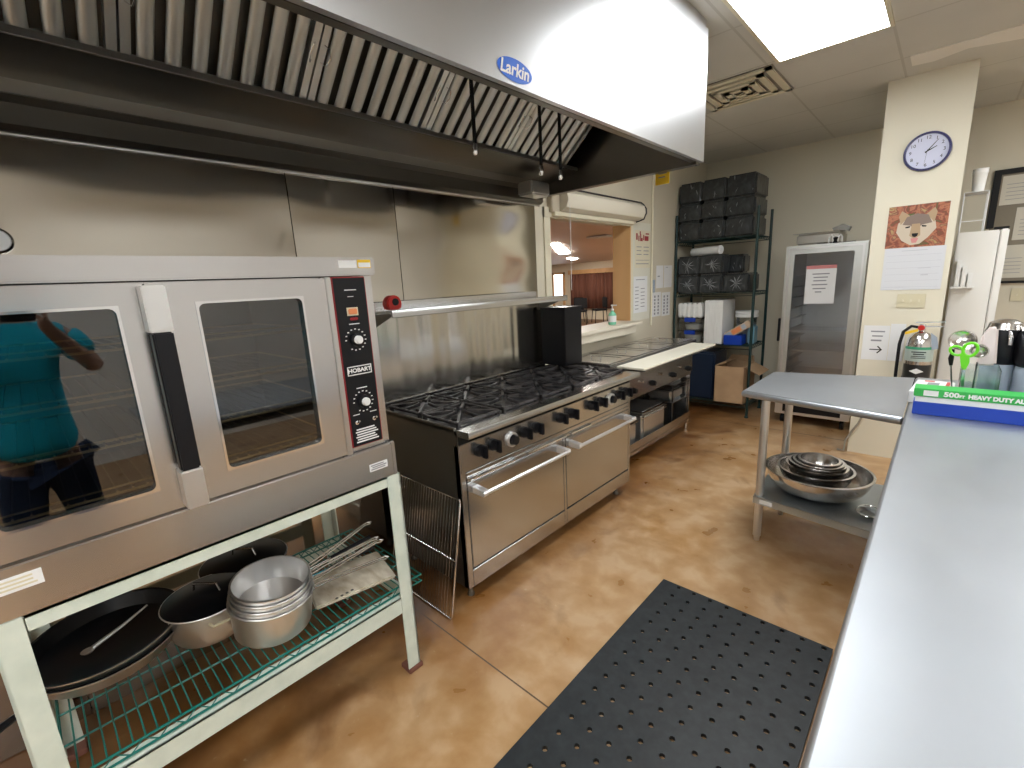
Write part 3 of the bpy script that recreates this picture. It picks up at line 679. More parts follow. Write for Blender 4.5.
# covers on the wells
names=['first well from the range','second well from the range','third well from the range','well furthest from the range']
for k in range(n):
    a=T0+pitch*k+.036; b_=T0+pitch*(k+1)-.036
    q=root('pan_cover',(.25,(a+b_)/2,.9005),'flat steel cover on the steam table %s'%names[k],'pan lid','covers on the steam table wells')
    obj('cover',MB().plate_hole(XB+.03,.472,a-.018,b_+.018,XB+.09,.42,a+.03,b_-.03,.03,.9005,.9045,lambda x,u,v:(u,v,x)).box(XB+.089,.421,a+.029,b_-.029,.8985,.9015),'bowl',q)
    obj('handle',MB().tube([(.22,(a+b_)/2,.901),(.22,(a+b_)/2,.922),(.30,(a+b_)/2,.922),(.30,(a+b_)/2,.901)],.004,6),'chrome',q)
# hotel pans beneath
def hotel(x0,x1,y0,y1,z0,z1,label,grp='steel pans under the steam table',nrim=1):
    q=root('steam_pan',((x0+x1)/2,(y0+y1)/2,z0),label,'pan',grp)
    f=lambda x,u,v:(u,v,x)
    m_=MB(); m_.box(x0+.012,x1-.012,y0+.012,y1-.012,z0,z1-.004,.02,None,3); obj('pan_body',m_,'alu',q)
    for k in range(nrim): obj('rim',MB().plate_hole(x0,x1,y0,y1,x0+.02,x1-.02,y0+.02,y1-.02,.02,z1-.006-.022*k,z1-.001-.022*k,f),'chrome',q)
    return q
hotel(.12,.44,2.93,3.30,.143,.35,'stainless deep pan on the undershelf, closest to the range')
hotel(.10,.45,3.36,3.80,.143,.40,'large stainless deep pan with stacked rims in the middle of the undershelf',nrim=3)
hotel(.165,.425,3.96,4.245,.36,.46,'shallow stainless pan, lower of two at the far end of the undershelf')
hotel(.165,.425,3.96,4.245,.52,.562,'shallow stainless pan, upper of two at the far end of the undershelf')
obj('pan_rack',MB().box(.14,.45,3.94,4.265,.350,.357).box(.14,.45,3.94,4.265,.51,.517).box(.15,.16,3.945,3.955,.143,.52).box(.15,.16,4.25,4.26,.143,.52).box(.43,.44,4.25,4.26,.143,.52).box(.43,.44,3.945,3.955,.143,.52),'range',None,'small steel rack holding pans at the far end of the undershelf','rack')

# pass through ledge and its contents
lg=root('serving_ledge',(.02,3.5,1.06),'beige laminate serving ledge under the pass-through window','ledge')
obj('ledge_top',MB().box(-.218,.10,OY0+.002,OY1-.014,1.0605,1.088,.004),'sill',lg)
obj('ledge_apron',MB().prism([(-.049,OY0,1.06),(.07,OY0,1.06),(.055,OY0,.985),(-.049,OY0,.955)],(0,1.14,0)),'sill',lg)
rs=root('roller_shutter',(0.02,3.6,1.99),'rolled-up beige shutter housing over the pass-through window','shutter')
pf=[(XW+.001,2.0),(XW+.001,2.15),(XW+.07,2.15),(XW+.115,2.12),(XW+.125,2.07),(XW+.105,2.02),(XW+.06,2.0)]
obj('housing',MB().prism([(a,2.90,b) for a,b in pf],(0,1.19,0)),mat('shutter_cream',(.74,.68,.56),.45),rs)
ed=MB(); ed.tube([(XW+.078,2.80,2.158),(XW+.078,4.09,2.156),(XW+.10,4.098,2.138),(XW+.127,4.098,2.10),(XW+.13,4.098,2.06),(XW+.105,4.098,2.01),(XW+.03,4.098,1.994)],.007,6)
obj('edge_strip',ed,'band',rs)
obj('bottom_bar',MB().box(XW+.002,XW+.05,2.83,4.03,1.965,1.998,.004),'cream',rs)
obj('shaded_end',MB().box(XW+.001,XW+.05,2.80,2.897,1.99,2.15,.004),mat('shutter_shade',(.50,.43,.32),.6),rs)  # darker shutter tone paints the shadow on this block
obj('pull_cord',MB().cyl((XW+.115,2.93,1.42),(XW+.115,2.93,2.1),.0022,5),'white',rs)
sb=root('sanitizer_bottle',(0.0,3.64,1.089),'clear green hand sanitizer pump bottle on the serving ledge','bottle')
c=(0.0,3.63,1.089)
obj('bottle',MB().lathe([(0,0),(.032,0),(.035,.01),(.035,.085),(.026,.105),(.013,.115),(.013,.125),(0,.125)],c,24),'gel',sb)
obj('label_wrap',MB().lathe([(.0355,.025),(.0355,.08)],c,24),'paper',sb)
obj('pump',MB().lathe([(0,.125),(.015,.125),(.015,.14),(.005,.142),(.005,.165),(.012,.166),(.012,.176),(0,.178)],c,14).box(c[0]-.006,c[0]+.045,c[1]-.006,c[1]+.006,c[2]+.166,c[2]+.176,.002),'white',sb)
# conduit on wall
obj('wall_conduit',MB().cyl((XW+.012,4.46,1.0),(XW+.012,4.46,ZC-.002),.010,8),'cream',None,'thin cream conduit running up the wall right of the pass-through','conduit')
# papers on the board and wall
def sheet(name,y0,y1,z0,z1,x,label,rows,m='paper',cat='paper',grp=None,pm='print'):
    q=root(name,(x,(y0+y1)/2,z0),label,cat,grp)
    obj('page',MB().box(x,x+.0012,y0,y1,z0,z1),m,q)
    lines('print',q,(x+.0014,y0,z0),(0,1,0),(0,0,1),[(a*(y1-y0),b*(y1-y0),v*(z1-z0),h*(z1-z0)) for a,b,v,h in rows],pm)
    return q
q=sheet('safety_poster',4.12,4.43,1.58,1.93,XW+.005,'cream safety poster with red heading right of the pass-through window',[(.1,.42,.55,.02),(.55,.9,.55,.02),(.1,.4,.45,.02),(.55,.9,.45,.02),(.1,.42,.35,.02),(.55,.88,.35,.02),(.06,.94,.2,.012),(.06,.9,.1,.02)],'cream','poster')
lines('red_heading',q,(XW+.0064,4.12,1.58),(0,1,0),(0,0,1),[(.02,.05,.26,.06),(.065,.085,.25,.05),(.10,.12,.27,.045),(.10,.15,.25,.03),(.16,.18,.26,.05),(.19,.27,.255,.045),(.09,.11,.31,.03),(.21,.28,.315,.012)],'redline')
sheet('paper_notice',4.10,4.38,1.15,1.50,XW+.005,'white notice below the red-headed safety poster',[(.15,.8,.9,.02)]+[(.1,.35,.1+.1*k,.02) for k in range(7)]+[(.5,.8,.15+.1*k,.02) for k in range(6)],grp=None)
sheet('paper_notice',4.58,4.74,1.37,1.60,XW+.002,'blank white sheet beside the conduit, left of a second one',[(.2,.5,.5,.05)])
sheet('paper_notice',4.76,4.95,1.37,1.60,XW+.002,'blank white sheet touching the green storage shelf post',[(.2,.5,.9,.02)])
sheet('paper_notice',4.50,4.70,1.08,1.33,XW+.002,'white sheet with columns of print beneath the two blank sheets',[(.2,.35,.08+.14*k,.09) for k in range(6)]+[(.6,.75,.08+.14*k,.09) for k in range(6)])
sheet('paper_notice',4.72,4.92,1.07,1.32,XW+.002,'printed sheet low on the wall, closest to the green storage shelf',[(.2,.35,.08+.14*k,.09) for k in range(6)]+[(.6,.75,.08+.14*k,.09) for k in range(6)])
obj('hanging_marker',MB().box(XW+.002,XW+.02,4.50,4.53,1.33,1.46,.004),'bluegrey',None,'small blue-grey item hanging on the wall conduit','marker')

# ------------------------------------------------------------------ dining room things
v=root('curtain_valance',(-7.6,15.0,1.8),'wooden valance above brown curtains in the dining room','valance')
obj('board',MB().box(-8.7,-5.6,14.95,15.08,1.72,1.88,.01),'wood',v)
cu=MB(); pts=[]; n=120
for k in range(n+1):
    x=-8.62+2.95*k/n; pts.append((x,15.0+.035*math.sin(k*.95)+.015*math.sin(k*2.3)))
fr_=[cu.b.verts.new(V((a,b,.42))) for a,b in pts]; tp_=[cu.b.verts.new(V((a,b,1.74))) for a,b in pts]
for k in range(n): cu.b.faces.new((fr_[k],fr_[k+1],tp_[k+1],tp_[k]))
cu_o=obj('curtain',cu,'curtain',None,'pleated brown curtain hanging in the dining room beyond the window','curtain',sharp=80)
so=cu_o.modifiers.new('s','SOLIDIFY'); so.thickness=.01
def dchair(x,y,rot,label):
    q=root('dining_chair',(x,y,0),label,'chair','dark chairs in the dining room')
    obj('seat',MB().box(x-.22,x+.22,y-.22,y+.22,.42,.48,.02),'blackm',q)
    obj('backrest',MB().box(x-.22,x+.22,y+.17,y+.22,.52,.88,.02),'blackm',q)
    for sx in (-1,1):
        for sy in (-1,1): obj('leg',MB().cyl((x+sx*.22,y+sy*.22,0),(x+sx*.19,y+sy*.19,.43),.014,8),'black',q)
        obj('back_post',MB().cyl((x+sx*.2,y+.2,.42),(x+sx*.2,y+.2,.85),.012,8),'black',q)
    return q
c0=dchair(-7.62,13.9,0,'dark dining chair seen through the window, nearest the black box')
dup(c0,(-7.0,13.3,0),.5,'dark dining chair seen through the window, middle one of the three'); dup(c0,(-6.68,14.0,0),-.7,'dark dining chair seen through the window, nearest the sanitizer bottle')
def dlamp(pts,label,grp):
    q=MB(); q.prism([(x,y,cz(y)-.03) for x,y in pts],(0,0,.025)); return obj('ceiling_light',q,'dlamp',None,label,'ceiling light',grp)
dlamp([(-6.47,11.08),(-6.15,11.0),(-7.0,12.75),(-7.4,12.7)],'glowing ceiling light seen through the pass-through window','dining room lights')
dlamp([(-7.85,13.75),(-7.6,13.75),(-7.62,14.05),(-7.87,14.05)],'small far ceiling light seen just below the larger one in the window','dining room lights')
dlamp([(-3.2,6.0),(-2.6,6.0),(-2.6,7.2),(-3.2,7.2)],'added ceiling light of the dining room above the pass-through, out of view','dining room lights')  # this and the next two are added to light the dining room
dlamp([(-10,8),(-9.4,8),(-9.4,9.4),(-10,9.4)],'added ceiling light further back in the dining room, out of view','dining room lights')
dlamp([(-4.2,12.2),(-3.6,12.2),(-3.6,13.4),(-4.2,13.4)],'added ceiling light near the dining room curtains, out of view','dining room lights')
obj('ceiling_vent',MB().box(-4.95,-4.35,10.65,11.0,cz(10.8)-.05,cz(10.8)-.01,.005),'white',None,'small white vent on the dining room ceiling','vent')

# ------------------------------------------------------------------ storage shelving
SX0,SX1,SY0,SY1=-.025,.775,5.0,5.455
u=root('storage_shelving',(.38,5.22,0),'dark green four-tier wire shelving unit against the far wall','shelving')
for (x,y,h0) in ((SX0,SY0,2.11),(SX1,SY0,2.10),(SX0,SY1,2.11),(SX1+.0,SY1,2.10)):
    p=MB(); p.cyl((x,y,.02),(x,y,h0),.0135,12); p.lathe([(0,0),(.02,0),(.02,.01),(.012,.02)],(x,y,0),12); obj('post',p,'shelfgreen',u)
ZL=(.135,.75,1.29,1.835)
for z in ZL:
    m_=wire_shelf(SX0+.012,SX1-.012,SY0,SY1,z,MB(),.024,.002,5,.032); obj('wire_shelf',m_,'shelfgreen',u)
# plastic wrapped bundles
def star(c,rad,seed,nx=(0,-1,0)):
    rnd=random.Random(seed); m_=MB(); n=15
    for k in range(n):
        a=2*PI*k/n+rnd.uniform(-.25,.25); L_=rad*rnd.uniform(.35,1.25); d=V((math.cos(a),0,math.sin(a))); p=V(c)
        s_=V((-d.z,0,d.x))*rad*rnd.uniform(.02,.06)
        m_.prism([p+V((0,-.012,0)),p+d*L_*.5+s_+V((0,-.005,0)),p+d*L_+V((0,-.0005,0)),p+d*L_*.5-s_+V((0,-.005,0))],(0,.002,0))
    return m_
def bundle(x0,x1,y0,y1,z0,z1,label,grp,st_=0):
    q=root('wrapped_bundle',((x0+x1)/2,(y0+y1)/2,z0),label,'bundle',grp)
    m_=MB(); m_.box(x0,x1,y0,y1,z0,z1,.018,None,3)
    rnd=random.Random(int(x0*1000+z0*77))
    obj('pack',m_,M['smoke2'],q)
    if st_: obj('film_knot_glint',star(((x0+x1)/2+rnd.uniform(-.015,.015),y0-.001,(z0+z1)/2),.075,st_),'film',q)  # pale spikes paint the white highlight on the gathered film
    else:
        k=MB()
        for i in range(3):
            a=V((rnd.uniform(x0+.03,x1-.03),y0-.0015,rnd.uniform(z0+.02,z1-.05))); d=V((rnd.uniform(-.03,.03),0,rnd.uniform(.02,.06))); s_=V((.004,0,.002))*rnd.uniform(.4,1.3)
            k.prism([a,a+d*.5+s_,a+d,a+d*.5-s_],(0,.0012,0))
        obj('film_crease_sheen',k,'film',q)  # pale slivers paint the sheen along creases in the film
    return q
m=mat('wrapped_black_foam',(.02,.022,.025),.32,coat=.25); n1=noise(m,(1.6,1,.7),11,3,dist=1.2); rr_=ramp(m,n1.outputs[0],[(.45,(.014,.017,.019)),(.66,(.04,.045,.048)),(.8,(.12,.13,.135))]); L(m,rr_.outputs[0],BS(m).inputs['Base Color'])  # lighter noise tones put the film's glossy sheen into the base colour
bp=N(m,'ShaderNodeBump'); bp.inputs['Strength'].default_value=.5; bp.inputs['Distance'].default_value=.01; L(m,n1.outputs[0],bp.inputs['Height']); L(m,bp.outputs[0],BS(m).inputs['Normal']); M['smoke2']=m
cols=['left','middle','right']; rows_=['bottom','middle','top']
xs=[(-.018,.215),(.22,.455),(.46,.735)]; zs=[(1.838,2.028),(2.03,2.208),(2.21,2.418)]
for i,(a,b_) in enumerate(xs):
    for j,(c_,d_) in enumerate(zs):
        bundle(a,b_,5.02,5.43,c_,d_,'plastic-wrapped black bundle on the top shelf, %s column, %s row'%(cols[i],rows_[j]),'wrapped bundles on the top shelf')
xs=[(-.018,.215),(.22,.465),(.47,.72)]
for i,(a,b_) in enumerate(xs):
    bundle(a,b_,5.02,5.24,1.293,1.482,'wrapped black bundle with starry highlight on the film knot, second shelf, lower row %s'%cols[i],'wrapped bundles on the second shelf',i+1)
for i,(a,b_) in enumerate(xs[:2]):
    bundle(a,b_,5.02,5.24,1.484,1.682,'wrapped black bundle with starry highlight on the film knot, second shelf, upper row %s'%('left','right')[i],'wrapped bundles on the second shelf',i+5)
bundle(.42,.60,5.245,5.44,1.484,1.675,'wrapped black bundle at the back of the second shelf, upper right','wrapped bundles on the second shelf')
bundle(.20,.70,5.245,5.44,1.293,1.482,'wide wrapped black bundle behind the lower row on the second shelf','wrapped bundles on the second shelf')
bundle(.65,.765,5.03,5.24,1.293,1.30+.18,'narrow wrapped bundle tucked against the right post of the second shelf','wrapped bundles on the second shelf') if False else None
q=root('plastic_roll',(.28,5.12,1.683),'translucent white roll of plastic bags lying on top of the bundles','roll')
obj('roll',MB().tube([(.08,5.20,1.727),(.42,5.06,1.727)],.043,24),'foam',q); obj('core',MB().tube([(.415,5.062,1.727),(.425,5.058,1.727)],.018,16),'paper',q)
# third shelf
Z3=.754
def cbox(name,x0,x1,y0,y1,z0,z1,m_,label,cat,grp=None,bev=.006): return obj(name,MB().box(x0,x1,y0,y1,z0,z1,bev),m_,None,label,cat,grp)
for k,(z0,z1,lb) in enumerate(((Z3,.892,'lower'),(.894,1.03,'upper'))):
    q=root('storage_container',(.14,5.15,z0),'clear plastic container with blue clip lid, %s of two on the third shelf'%lb,'container','clear containers with blue clips')
    obj('tub',MB().box(.01,.27,5.03,5.26,z0,z1-.014,.012),'clear',q); obj('lid',MB().box(.005,.275,5.025,5.265,z1-.014,z1,.004),'clear',q)
    obj('clip',MB().box(.08,.20,5.018,5.026,z1-.045,z1+.0,.003),'blue',q)
    obj('contents',MB().lathe([(0,.006),(.085,.006),(.10,.085 if k==0 else .06),(0,.09 if k==0 else .065)],(.14,5.145,z0),20),'foam',q)
for k in range(5):
    y=0
    x0=.0+.052*k
    q=root('foam_container',(x0+.025,5.13,1.032),'white foam container standing on edge above the clear tubs, %s from the left'%('first','second','third','fourth','fifth')[k],'foam container','white foam containers above the tubs')
    obj('shell',MB().box(x0,x0+.049,5.03,5.25,1.032,1.185,.01),'foam',q)
for k in range(7):
    x0=.292+.0265*k
    q=obj('foam_clamshell',MB().box(x0,x0+.0255,5.03,5.42,Z3+.002,1.215,.005),'foam',None,'tall white foam container, %s from the left in the tight row'%('first','second','third','fourth','fifth','sixth','seventh')[k],'foam container','tall white foam containers on the third shelf')
q=root('lidded_tub',(.62,5.28,Z3),'clear tub with wide white lid behind the blue box','tub')
obj('tub',MB().lathe([(0,0),(.085,0),(.10,.27),(0,.27)],(.64,5.29,Z3+.002),24),'clear',q); obj('lid',MB().lathe([(.108,.27),(.112,.275),(.112,.30),(.104,.305),(.112,.31),(.112,.335),(0,.337)],(.64,5.29,Z3),24),'white',q)
obj('contents',MB().lathe([(0,.004),(.08,.004),(.09,.2),(0,.2)],(.64,5.29,Z3+.002),24),'bluegrey',q)
cbox('blue_bin',.50,.68,5.02,5.17,Z3,.855,'blue','open bright blue box near the right front of the third shelf','box')
q=root('glove_box',(.62,5.05,.87),'small tilted food packet with blue and orange print in the blue box','packet')
Ry=Matrix.Rotation(math.radians(-32),3,'Y')
obj('carton',MB().box(.49,.77,5.035,5.075,.875,.945,.004,Ry),mat('packet_tan',(.55,.42,.30),.5),q)
def RP(a,b_): return V((.63,5.034,.91))+Ry@V((a,0,b_))
for (a,b_,m_) in ((-.13,-.07,'bluegrey'),(-.06,.035,'orange'),(.05,.09,'bluegrey')):
    mm=MB(); mm.prism([RP(a,-.024),RP(b_,-.024),RP(b_,.024),RP(a,.024)],(0,-.0012,0)); obj('print_patch',mm,m_,q)
cbox('blue_jug',.70,.765,5.12,5.26,Z3,.95,mat('pale_blue',(.18,.36,.46),.3),'pale blue plastic jug at the right end of the third shelf','jug',None,.015)
# bottom shelf
ZB_=.139
q=root('cardboard_box',(.58,5.15,ZB_),'open brown cardboard box on the bottom of the green shelving','cardboard box')
b=MB(); x0,x1,y0,y1,z0,z1=.44,.735,4.985,5.36,ZB_,.53
b.box(x0,x1,y0,y0+.005,z0,z1).box(x0,x1,y1-.005,y1,z0,z1).box(x0,x0+.005,y0,y1,z0,z1).box(x1-.005,x1,y0,y1,z0,z1).box(x0,x1,y0,y1,z0,z0+.005)
obj('carton',b,'card',q)
fl=MB(); fl.prism([(x1,y0+.01,z1),(x1,y1-.01,z1),(x1+.14,y1-.01,z1-.07),(x1+.14,y0+.01,z1-.07)],(0,0,.004)); obj('flap',fl,'card',q)
fl=MB(); fl.prism([(x0,y0+.01,z1),(x0,y1-.01,z1),(x0+.10,y1-.01,z1+.03),(x0+.10,y0+.01,z1+.03)],(0,0,.004)); obj('flap',fl,'card',q)
fl=MB(); fl.prism([(x0+.01,y1,z1),(x1-.01,y1,z1),(x1-.03,y1+.05,z1+.06),(x0+.03,y1+.05,z1+.06)],(0,0,.004)); obj('flap',fl,'card',q)
cbox('plastic_crate',.10,.42,5.03,5.42,ZB_,.66,mat('navy_plastic',(.01,.02,.045),.35),'tall dark navy plastic bin left of the cardboard box','bin',None,.02)
q=None

# ------------------------------------------------------------------ holding cabinet
FX0,FX1,FY,FZ=1.032,1.643,5.0,1.70
c=root('holding_cabinet',(1.34,5.35,0),'tall aluminium heated holding cabinet with a glass door','cabinet')
b=MB(); b.box(FX0+.01,FX0+.035,FY+.04,5.72,.14,FZ-.01).box(FX1-.035,FX1-.0,FY+.04,5.72,.14,FZ-.01).box(FX0+.036,FX1-.036,5.69,5.72,.14,FZ-.01).box(FX0+.036,FX1-.036,FY+.04,5.69,FZ-.04,FZ-.01).box(FX0+.036,FX1-.036,FY+.04,5.69,.27,.30)
obj('body',b,'alu',c)
XZ=lambda y,u,v_:(u,y,v_)
dr=obj('door',MB().plate_hole(FX0,FX1,.30,FZ,FX0+.07,FX1-.09,.36,FZ-.075,.01,FY,FY+.035,XZ),steel('cabinet_aluminium',(.66,.67,.64),.35,.5),c)
obj('glass_pane',MB().box(FX0+.066,FX1-.086,FY+.015,FY+.019,.355,FZ-.07),'cabglass',dr)
obj('door_trim',MB().plate_hole(FX0+.02,FX1-.02,.32,FZ-.02,FX0+.035,FX1-.035,.335,FZ-.035,.01,FY-.006,FY,XZ),'alu',dr)
obj('door_handle',MB().box(FX0-.022,FX0-.004,FY-.02,FY+.01,.82,1.04,.004),'black',dr)
cp=obj('control_panel',MB().box(FX0,FX1,FY-.005,FY+.038,.10,.296,.006),'alu',c)
obj('display_panel',MB().box(FX0+.07,FX1-.07,FY-.009,FY-.0055,.13,.27),'black',cp)
obj('display_light',MB().box(FX0+.34,FX0+.40,FY-.011,FY-.0095,.20,.222),mat('red_led',(.5,.1,.05),.4,emit=(1,.15,.05),es=1.2),cp)
lines('panel_print',cp,(FX0+.1,FY-.0098,.15),(1,0,0),(0,0,1),[(.05,.09,.07,.02),(.12,.2,.06,.015),(.14,.18,.08,.02),(.32,.38,.05,.015)],'bluegrey')
obj('base',MB().box(FX0+.02,FX1-.02,FY+.04,5.70,.10,.139),'dark_steel',c)
for x in (FX0+.06,FX1-.06):
    for y in (FY+.08,5.64): obj('caster',MB().tube([(x-.015,y,.045),(x+.015,y,.045)],.044,16).box(x-.02,x+.02,y-.02,y+.02,.085,.10),'black',c)
sl=MB()
for k in range(12):
    z=.42+.10*k
    for (a,b_) in ((FX0+.036,FX0+.085),(FX1-.10,FX1-.036)): sl.box(a,b_,FY+.06,5.66,z,z+.004)
obj('pan_slides',sl,'alu',c)
for (z,lb) in ((.905,'upper'),(.72,'lower'),(.48,'bottom')):
    q=root('sheet_pan',(1.33,5.30,z),'%s aluminium sheet pan inside the glass-door cabinet'%lb,'sheet pan','sheet pans in the cabinet')
    obj('pan',MB().plate_hole(1.07,1.605,FY+.05,5.6,1.09,1.585,FY+.07,5.58,.01,z+.012,z+.016,lambda x,u,v_:(u,v_,x)).box(1.088,1.587,FY+.068,5.582,z,z+.003).box(1.088,1.09,FY+.068,5.582,z+.003,z+.014).box(1.585,1.587,FY+.068,5.582,z+.003,z+.014).box(1.09,1.585,FY+.068,FY+.07,z+.003,z+.014),'alu',q)
q=root('door_notice',(1.32,FY-.002,1.17),'white printed notice with red strip taped to the cabinet door','notice')
obj('page',MB().box(1.205,1.435,FY+.012-.002,FY+.0135,1.175,1.515),'paper',q)
obj('red_strip',MB().box(1.205,1.435,FY+.0085,FY+.0098,1.485,1.515),mat('faded_red',(.60,.22,.22),.6),q)
lines('print',q,(1.205,FY+.0098,1.175),(1,0,0),(0,0,1),[(.05,.18,.26),(.06,.17,.23),(.06,.16,.20),(.05,.17,.165),(.06,.16,.13),(.08,.13,.10)],h=.010)
# on the cabinet
q=root('steam_pan',(1.24,5.2,FZ-.01),'shallow steel pan on top of the tall holding cabinet','pan')
obj('pan_body',MB().box(1.10,1.44,5.03,5.35,FZ+.001,FZ+.10,.015,None,3),'dark_alu',q); obj('rim',MB().plate_hole(1.075,1.465,5.0,5.375,1.10,1.44,5.03,5.35,.02,FZ+.10,FZ+.104,lambda x,u,v_:(u,v_,x)),'chrome',q)
q=root('pan_stand',(1.40,5.06,FZ),'small white and black handled lid leaning on the cabinet-top pan','lid')
obj('base_plate',MB().box(1.27,1.55,5.01,5.02+.005,FZ-.004,FZ+.006),'blackm',q)
for x in (1.375,1.44): obj('wire_support',MB().tube([(x-.02,5.01,FZ+.004),(x-.014,5.008,FZ+.05),(x,5.006,FZ+.07),(x+.012,5.008,FZ+.05),(x+.014,5.01,FZ+.004)],.007,6),'white',q)
obj('knob',MB().lathe([(0,0),(.022,.0),(.012,.02),(.02,.045),(0,.055)],(1.405,5.005,FZ),12),'black',q)
obj('folded_handle',MB().prism([(1.36,5.2,FZ+.106),(1.46,5.2,FZ+.105),(1.48,5.2,FZ+.14),(1.42,5.2,FZ+.17),(1.34,5.2,FZ+.14)],(0,.1,0),.004),'dark_steel',q)

# ------------------------------------------------------------------ column things
YC=4.475
q=root('wall_clock',(1.962,YC,2.10),'round blue-rimmed wall clock high on the cream column','clock')
RY=Matrix.Rotation(PI/2,3,'X')   # local z -> -y
cc=(1.962,YC-.001,2.236); 
obj('rim',MB().lathe([(0,0),(.122,0),(.126,.01),(.122,.024),(.112,.026),(.110,.014)],cc,48,RY),mat('indigo_plastic',(.03,.03,.12),.3),q)
obj('clock_face',MB().lathe([(0,.013),(.111,.013)],cc,48,RY),mat('lavender_white',(.62,.64,.80),.5),q)
for k in range(12):
    a=PI/2-2*PI*(k+1)/12; text(str(k+1),(cc[0]+.088*math.cos(a),YC-.0155,cc[2]+.088*math.sin(a)),(1,0,0),(0,0,1),.030,'black',q,'numeral')
def hand(an,ln,w_,nm):
    d=V((math.cos(an),0,math.sin(an))); n_=V((-d.z,0,d.x))*w_; p=V((cc[0],YC-.017,cc[2])); mm=MB(); mm.prism([p-d*.012-n_,p+d*ln-n_*.5,p+d*ln+n_*.5,p-d*.012+n_],(0,-.001,0)); obj(nm,mm,'black',q)
hand(math.radians(90-38),.085,.003,'minute_hand'); hand(math.radians(90-62),.055,.004,'hour_hand'); hand(math.radians(90-185),.09,.0008,'second_hand')
# calendar with an animal photo
q=root('wall_calendar',(1.96,YC,1.30),'wall calendar with a wolf face among autumn leaves on the column','calendar')
CX0,CX1=1.795,2.120
leaf=mat('autumn_leaves',(.4,.1,.05),.5); ln_=noise(leaf,(1,1,1),16,5,dist=1.2); lr=ramp(leaf,ln_.outputs[0],[(.30,(.10,.12,.03)),(.42,(.22,.05,.03)),(.50,(.46,.17,.08)),(.58,(.20,.06,.04)),(.66,(.45,.30,.12)),(.74,(.30,.08,.05))]); L(leaf,lr.outputs[0],BS(leaf).inputs['Base Color'])
pic=obj('picture_page',MB().box(CX0,CX1,YC-.003,YC-.001,1.605,1.895),leaf,q)
obj('month_page',MB().box(CX0+.003,CX1+.012,YC-.003,YC-.001,1.305,1.604),mat('calendar_white',(.66,.67,.70),.6),q)
wx,wz=1.955,1.735; yy=YC-.0032
def pol(pts,m_,nm,dy=0):
    mm=MB(); mm.prism([(wx+a,yy-dy,wz+b_) for a,b_ in pts],(0,-.0004,0)); return obj(nm,mm,m_,pic)
tan=mat('wolf_tan',(.44,.31,.19),.8); gry=mat('wolf_grey',(.24,.18,.15),.8); crm=mat('wolf_cream',(.60,.51,.40),.8)
pol([(-.02,-.115),(-.07,-.08),(-.105,-.02),(-.10,.04),(-.06,.08),(.0,.10),(.06,.085),(.10,.04),(.11,-.01),(.07,-.07),(.03,-.11)],crm,'face')
pol([(-.085,.03),(-.10,.09),(-.085,.125),(-.04,.09)],tan,'ear',.0003); pol([(.05,.09),(.09,.13),(.105,.10),(.095,.03)],tan,'ear',.0003)
pol([(-.075,.03),(-.055,.08),(0,.10),(.06,.085),(.085,.03),(.03,.02),(0,-.02),(-.03,.02)],gry,'forehead',.0005)
pol([(-.022,.03),(.022,.03),(.03,-.05),(0,-.075),(-.03,-.05)],tan,'muzzle',.0008)
pol([(-.018,-.035),(.018,-.035),(.013,-.055),(0,-.062),(-.013,-.055)],'black','nose',.0012)
pol([(-.022,-.068),(.022,-.068),(.012,-.10),(-.012,-.10)],mat('tongue',(.62,.25,.24),.5),'mouth',.0011)
pol([(-.058,.012),(-.03,.018),(-.034,.006),(-.055,.004)],'black','eye',.0012); pol([(.058,.012),(.03,.018),(.034,.006),(.055,.004)],'black','eye',.0012)
lines('print',q,(CX0,YC-.0032,1.305),(1,0,0),(0,0,1),[(.10,.24,.275,.004)]+[(.02,.32,.02+.045*k,.0015) for k in range(6)]+[(.22,.26,.10,.006),(.20,.27,.15,.003)],mat('pale_print',(.5,.5,.54),.7))
q=root('switch_plate',(1.98,YC,1.175),'ivory triple light switch plate on the column','switch plate')
obj('plate',MB().box(1.902,2.062,YC-.006,YC-.0005,1.173,1.274,.003),'plate',q)
for x in (1.937,1.982,2.027): obj('toggle',MB().box(x-.006,x+.006,YC-.016,YC-.006,1.215,1.235,.002),'cream',q)
q=root('arrow_sign',(1.80,YC,.77),'white paper sign with a right-pointing arrow on the column','sign')
obj('page',MB().box(1.727,1.885,YC-.002,YC-.0005,.775,1.04),'paper',q)
lines('print',q,(1.727,YC-.0022,.775),(1,0,0),(0,0,1),[(.045,.13,.215,.01),(.055,.12,.18,.01),(.05,.115,.145,.012)])
aw=MB(); y=YC-.0022
aw.prism([(1.775,y,.852),(1.85,y,.852),(1.85,y,.859),(1.775,y,.859)],(0,-.0005,0)); aw.prism([(1.852,y,.8555),(1.825,y,.885),(1.819,y,.88),(1.841,y,.8555)],(0,-.0005,0)); aw.prism([(1.852,y,.8555),(1.825,y,.826),(1.819,y,.831),(1.841,y,.8555)],(0,-.0005,0))
obj('arrow',aw,'black',q)
q=root('blank_notice',(1.93,YC,.77),'blank white paper hanging between the arrow sign and the extinguisher','paper')
obj('page',MB().box(1.888,1.975,YC-.004,YC-.001,.775,1.055),'paper',q)
